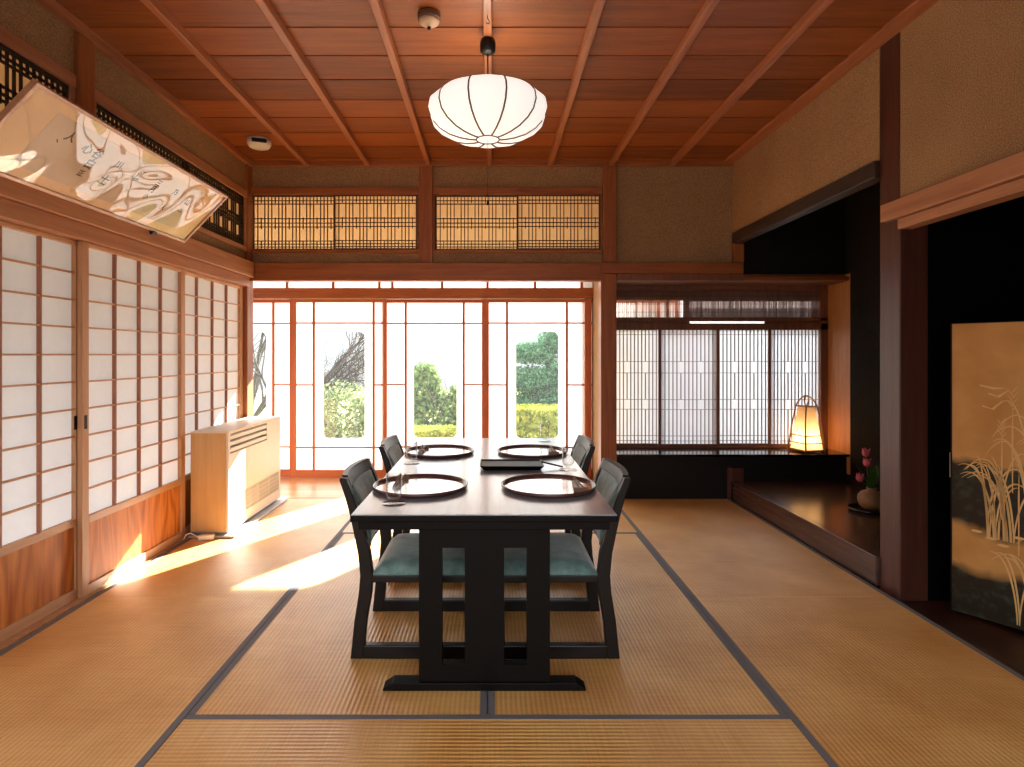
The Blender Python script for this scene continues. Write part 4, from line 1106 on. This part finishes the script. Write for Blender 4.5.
# painted grasses: slightly raised strokes
random.seed(11)
def ribbon(bm, pts, w):
    # side facing the room is local -y
    L_ = []
    for i, (x_, z_) in enumerate(pts):
        t_ = i/(len(pts)-1); ww = w*(math.sin(PI*(.12+.88*t_)))**.7*.8+.0005
        if i < len(pts)-1: d = Vector((pts[i+1][0]-x_, pts[i+1][1]-z_))
        d = d.normalized(); n_ = Vector((-d.y, d.x))*ww
        L_.append((bm.verts.new((x_+n_.x, -.0118, z_+n_.y)), bm.verts.new((x_-n_.x, -.0118, z_-n_.y))))
    for A, B in zip(L_, L_[1:]): bm.faces.new((A[0], A[1], B[1], B[0]))
bm = new()
def clump(cx_, z0_, hgt, n_, spread):
    for k in range(n_):
        s_ = random.choice((-1, 1))*random.uniform(.15, 1); aa = random.uniform(1.1, 1.5)+.9*abs(s_); hh = hgt*random.uniform(.55, 1); bx = cx_+random.uniform(-.045, .045); tipx = s_*spread; droop = random.uniform(0, .35)*abs(s_)
        pts = []
        for i in range(15):
            t_ = i/14
            pts.append((min(PW-.004, max(.006, bx+tipx*t_**1.7)), z0_+hh*math.sin(t_*aa)/math.sin(min(aa, PI/2))))
        ribbon(bm, pts, random.uniform(.0025, .0042))
clump(.17, .36, .42, 22, .16); clump(.30, .38, .60, 16, .2); clump(.27, .02, .30, 14, .17); clump(.42, .04, .40, 12, .2)
for k, (cx_, cz_, s_) in enumerate(((.175, .80, .03), (.23, .66, .02), (.21, .92, .035))):   # ears of grass
    ribbon(bm, [(cx_, cz_-.35), (cx_, cz_-.1), (cx_+.001, cz_)], .003)
    for j in range(7): ribbon(bm, [(cx_, cz_+j*s_*.35), (cx_+(.5-(j % 2))*s_, cz_+s_*.8+j*s_*.35)], .004)
for a in ((.10, 1.02, .09, -.01), (.13, .985, .07, .02), (.11, .93, .07, .03)): ribbon(bm, [(a[0], a[1]), (a[0]+a[2]/2, a[1]-.012), (a[0]+a[2], a[1]+a[3])], .006)
for (cx_, cz_) in ((.09, .38), (.14, .36), (.23, .385), (.18, .34), (.33, .36)):
    vs = [bm.verts.new((cx_+.02*math.cos(2*PI*i/12), -.0117, cz_+.006*math.sin(2*PI*i/12))) for i in range(12)]; bm.faces.new(vs)
obj('painted_grasses', bm, flat('pale_gold_paint', '#ecc07c', .6), scn)

# framed panel hardly seen on the closet's back wall
pl = empty('wall_plaque', (2.72, 2.795, 1.64), label='small brown wooden plaque hanging in the dark right opening', cat='plaque')
bm = new(); box(bm, -.105, .105, -.012, 0, -.13, .13); obj('frame', bm, M['brown_frame'], pl, bev=.004)
bm = new(); box(bm, -.085, .085, -.014, -.012, -.11, .11); obj('panel', bm, M['bamboo'], pl)

# ================================================================== GARDEN
ZG = -.75
bm = new(); box(bm, -14, 14, 5.7, 32, ZG-.2, ZG)
struct('ground', bm, leafmat('garden_ground', '#6d7050', '#9a9468', 0), 'pale garden ground outside', 'ground')
bm = new(); box(bm, -3.6, 3.0, 5.05, 5.7, ZG, -.13); struct('wall_back.004', bm, M['plaster'], 'foundation wall under the veranda', 'wall')
def leaves(bm, c, rad, n, size, shell=.55, flat_=.5):
    for _ in range(n):
        while True:
            d = Vector((random.gauss(0,1), random.gauss(0,1), random.gauss(0,1)))
            if d.length > .1: break
        d.normalize(); rr = shell+(1-shell)*random.random()
        p = Vector(c)+Vector((d.x*rad[0], d.y*rad[1], d.z*rad[2]))*rr
        a = Vector((random.gauss(0,1), random.gauss(0,1), random.gauss(0,1))).normalized()
        b_ = a.cross(Vector((random.gauss(0,1), random.gauss(0,1), random.gauss(0,1)))).normalized()
        s_ = size*random.uniform(.6, 1.3)
        bm.faces.new([bm.verts.new(p+q) for q in (a*s_, b_*s_*flat_, -a*s_, -b_*s_*flat_)])
def branch(bm, p, d, l, r, depth, tips, curl=.35):
    pts = [p]; q = p.copy(); dd = d.copy()
    for i in range(4):
        dd = (dd+Vector((random.uniform(-curl, curl), random.uniform(-curl, curl), random.uniform(-.1, .2)))*.5).normalized()
        q = q+dd*l/4; pts.append(q.copy())
    tube(bm, pts, [r*(1-.12*i) for i in range(5)], 5)
    tips.append(q.copy())
    if depth > 0:
        for _ in range(3):
            nd = (dd+Vector((random.uniform(-1, 1), random.uniform(-1, 1), random.uniform(-.3, .7)))).normalized()
            branch(bm, pts[random.choice((2, 3, 4))], nd, l*.72, r*.55, depth-1, tips, curl)
M['bark'] = flat('tree_bark', '#40382f', .9, var=.2)
def tree(name, base_, hgt, crown, n, size, mat_, label, cat, seed, depth=3, tilt=(0,0), r=.06, group=None):
    random.seed(seed)
    o = empty(name, base_, label=label, cat=cat, group=group)
    bm = new(); tips = []
    branch(bm, Vector((0,0,0)), Vector((tilt[0], tilt[1], 1)).normalized(), hgt, r, depth, tips)
    obj('trunk', bm, M['bark'], o, smooth=True)
    if crown:
        bm = new()
        for c, rd, k in crown: leaves(bm, c, rd, int(n*k), size)
        obj('foliage', bm, mat_, o)
    return o
G1 = leafmat('grey_green_leaves', '#4e5c3b', '#88946c'); G2 = leafmat('fresh_leaves', '#3f5a30', '#86985e')
G3 = leafmat('pine_needles', '#26492f', '#608a64', .3); G4 = leafmat('hedge_leaves', '#66742a', '#aeb04c', .4)
G5 = leafmat('dark_hedge_leaves', '#4b5a2c', '#8f9a50', .3)
# door_6 view: bare branches above greyish leaves ; K9 converts photo columns at a distance
def gp(px, py, y): return Vector(((px-CX)/FX*y, y, H+(CY-py)/FX*y))
p = gp(344, 400, 9.0)
random.seed(5); bt = empty('bare_tree', (gp(312, 400, 9.6).x, 9.75, ZG), label='bare tree with thin twisting branches seen through the left veranda glass', cat='tree')
bm = new(); tube(bm, [(0, 0, 0), (-.04, .02, .5), (.02, 0, 1.0), (.0, 0, 1.35)], [.06, .05, .042, .035], 7)
def bough(p, q, r, n, depth):
    p, q = Vector(p), Vector(q); pts = [p]
    for i in range(1, n+1):
        t_ = i/n; pts.append(p.lerp(q, t_)+Vector((random.uniform(-.03, .03), random.uniform(-.03, .03), random.uniform(-.03, .03)+.10*math.sin(t_*PI))))
    tube(bm, pts, [r*(1-.75*i/n) for i in range(n+1)], 5)
    if depth:
        for i in range(1, n+1):
            for _ in range(2):
                d = Vector((random.uniform(-.05, .34), random.uniform(-.2, .2), random.uniform(-.12, .28)))*(.5+.5*depth)
                bough(pts[i], pts[i]+d, r*.42, 4, depth-1)
for k in range(8):
    bough((random.uniform(-.02, .02), 0, .95+.05*k), (.95+.03*k, random.uniform(-.3, .3), 1.35+.16*k), .022, 6, 2)
for k in range(3): bough((0, 0, 1.2), (-.5-.1*k, .1, 1.7+.2*k), .02, 6, 2)
obj('branches', bm, M['bark'], bt, smooth=True)
tree('leafy_tree', (p.x, 8.7, ZG), .7, [((.05, 0, .85), (.65, .5, .68), 1), ((-.45, .1, .75), (.45, .4, .6), .7), ((.5, .1, .7), (.45, .4, .6), .7)], 3200, .035, G1, 'grey green bushy tree below the bare branches', 'tree', 8, depth=2, r=.04)
tree('bare_tree', (gp(258, 380, 9).x-.3, 9.2, ZG), 1.6, [((0, 0, .6), (.5, .4, .35), .6)], 900, .04, G4, 'bare tree at the left edge of the veranda glass beside the corner post', 'tree', 15, depth=4, r=.07)
p = gp(425, 400, 8.6)
tree('leafy_shrub', (p.x, 9.5, ZG), .9, [((-.12, 0, 1.35), (.30, .25, .45), .8), ((.05, 0, .85), (.5, .35, .5), 1), ((.55, .1, 1.0), (.40, .3, .45), .9)], 2000, .05, G2, 'leafy shrub rising above the yellow hedge in the middle glass', 'shrub', 21, depth=2, r=.03)
# pine
random.seed(31)
pn = empty('pine_tree', (.95, 9.6, ZG), label='dark green pine seen through the right veranda glass', cat='tree')
bm = new(); tips = []
tube(bm, [(-.1, 0, 0), (.05, 0, .7), (-.05, .1, 1.4), (.1, .1, 2.2)], [.09, .08, .06, .04], 8)
for z, dx in ((.95, -.5), (1.1, .5), (1.45, -.45), (1.6, .5), (1.9, -.35), (2.05, .4)): tube(bm, [(0, 0, z-.1), (dx*.6, .05, z), (dx, 0, z+.05)], [.035, .025, .015], 6)
obj('trunk', bm, M['bark'], pn, smooth=True)
bm = new()
for c, rd, k in (((-.35, 0, 1.05), (.42, .35, .22), 1), ((.3, 0, 1.1), (.45, .4, .25), 1), ((-.25, 0, 1.5), (.45, .35, .24), 1.1), ((.35, .1, 1.6), (.4, .35, .25), 1), ((-.15, .1, 1.93), (.42, .35, .2), 1), ((.35, .1, 2.15), (.42, .3, .24), 1), ((.05, .2, 1.3), (.5, .3, .35), 1)):
    leaves(bm, (c[0]-.1, c[1], c[2]), (rd[0]*1.12, rd[1], rd[2]*1.0), int(3600*k), .036, .35, .3)
obj('foliage', bm, G3, pn)
def hedge(x0, x1, y0, y1, z1, m, label, seed, yellow=True):
    random.seed(seed)
    o = empty('hedge', ((x0+x1)/2, (y0+y1)/2, ZG), label=label, cat='hedge')
    bm = new(); hx, hy, hz = (x1-x0)/2, (y1-y0)/2, z1-ZG
    box(bm, -hx+.05, hx-.05, -hy+.05, hy-.05, 0, hz-.06); obj('inner_growth', bm, G5, o)
    bm = new()
    for _ in range(int(5200*(x1-x0))):
        f = random.random(); p_ = Vector((random.uniform(-hx, hx), random.uniform(-hy, hy), random.uniform(hz*.35, hz)))
        if f < .55: p_.z = hz-random.random()**2*.10-.04*(abs(p_.x)/hx)**6
        else: p_.y = -hy+random.random()*.06
        a = Vector((random.gauss(0,1), random.gauss(0,1), random.gauss(0,1))).normalized(); b_ = a.cross(Vector((random.gauss(0,1), random.gauss(0,1), random.gauss(0,1)))).normalized(); s_ = .022
        bm.faces.new([bm.verts.new(p_+q) for q in (a*s_, b_*s_*.6, -a*s_, -b_*s_*.6)])
    obj('foliage', bm, m, o)
hedge(.15, 1.75, 8.1, 8.9, .40, G4, 'clipped yellow green hedge in front of the pine', 41)
hedge(-1.45, .05, 7.9, 8.5, .12, G4, 'low yellow hedge under the leafy shrub', 42)

# ================================================================== LIGHT
w = bpy.data.worlds.new('World'); sc.world = w; w.use_nodes = True; nt = w.node_tree; nt.nodes.clear()
out = N(nt, 'ShaderNodeOutputWorld'); bg = N(nt, 'ShaderNodeBackground')
bg.inputs[0].default_value = (.93, .97, 1.0, 1)
# overcast sky: brighter overhead than at the horizon
tc = N(nt, 'ShaderNodeTexCoord'); sp = N(nt, 'ShaderNodeSeparateXYZ'); nt.links.new(tc.outputs['Generated'], sp.inputs[0])
mr = N(nt, 'ShaderNodeMapRange'); mr.inputs['From Min'].default_value = .05; mr.inputs['From Max'].default_value = .8
mr.inputs['To Min'].default_value = .56; mr.inputs['To Max'].default_value = 4.6
nt.links.new(sp.outputs['Z'], mr.inputs['Value']); nt.links.new(mr.outputs[0], bg.inputs[1])
nt.links.new(bg.outputs[0], out.inputs[0])
s = bpy.data.lights.new('sun', 'SUN'); s.energy = 24; s.angle = math.radians(.6); s.color = (1, .96, .89)
so = bpy.data.objects.new('sun', s); COL.objects.link(so)
E = math.radians(24.5); hd = Vector((-.59, -1, 0)).normalized()
dr = Vector((hd.x*math.cos(E), hd.y*math.cos(E), -math.sin(E)))
so.rotation_euler = dr.to_track_quat('-Z', 'Y').to_euler(); so.location = (5, 12, 6)
pt = bpy.data.lights.new('lantern_bulb', 'POINT'); pt.energy = 1.4; pt.color = (1, .76, .46); pt.shadow_soft_size = .02
po = bpy.data.objects.new('lantern_bulb', pt); COL.objects.link(po); po.location = (2.575, 4.75, .3625+.10)
pt = bpy.data.lights.new('pendant_bulb', 'POINT'); pt.energy = 1.2; pt.color = (1, .86, .68); pt.shadow_soft_size = .05
po = bpy.data.objects.new('pendant_bulb', pt); COL.objects.link(po); po.location = (LX, LY, 2.42)

# ================================================================== CAMERA
cd = bpy.data.cameras.new('camera'); co = bpy.data.objects.new('camera', cd); COL.objects.link(co)
cd.sensor_width = 36; cd.lens = FX/1024*36; cd.shift_x = (512-CX)/1024; cd.shift_y = -(383.5-CY)/1024
cd.clip_start = .05; cd.clip_end = 200
co.location = (0, 0, H); co.rotation_euler = (PI/2, 0, 0)
sc.camera = co
vs = sc.view_settings
vs.view_transform = 'Standard'; vs.look = 'None'; vs.gamma = 1; vs.use_curve_mapping = False; vs.exposure = 0.95
sc.cycles.max_bounces = 12; sc.cycles.diffuse_bounces = 6; sc.cycles.transparent_max_bounces = 16
sc.cycles.use_denoising = True
sc.cycles.sample_clamp_indirect = 6
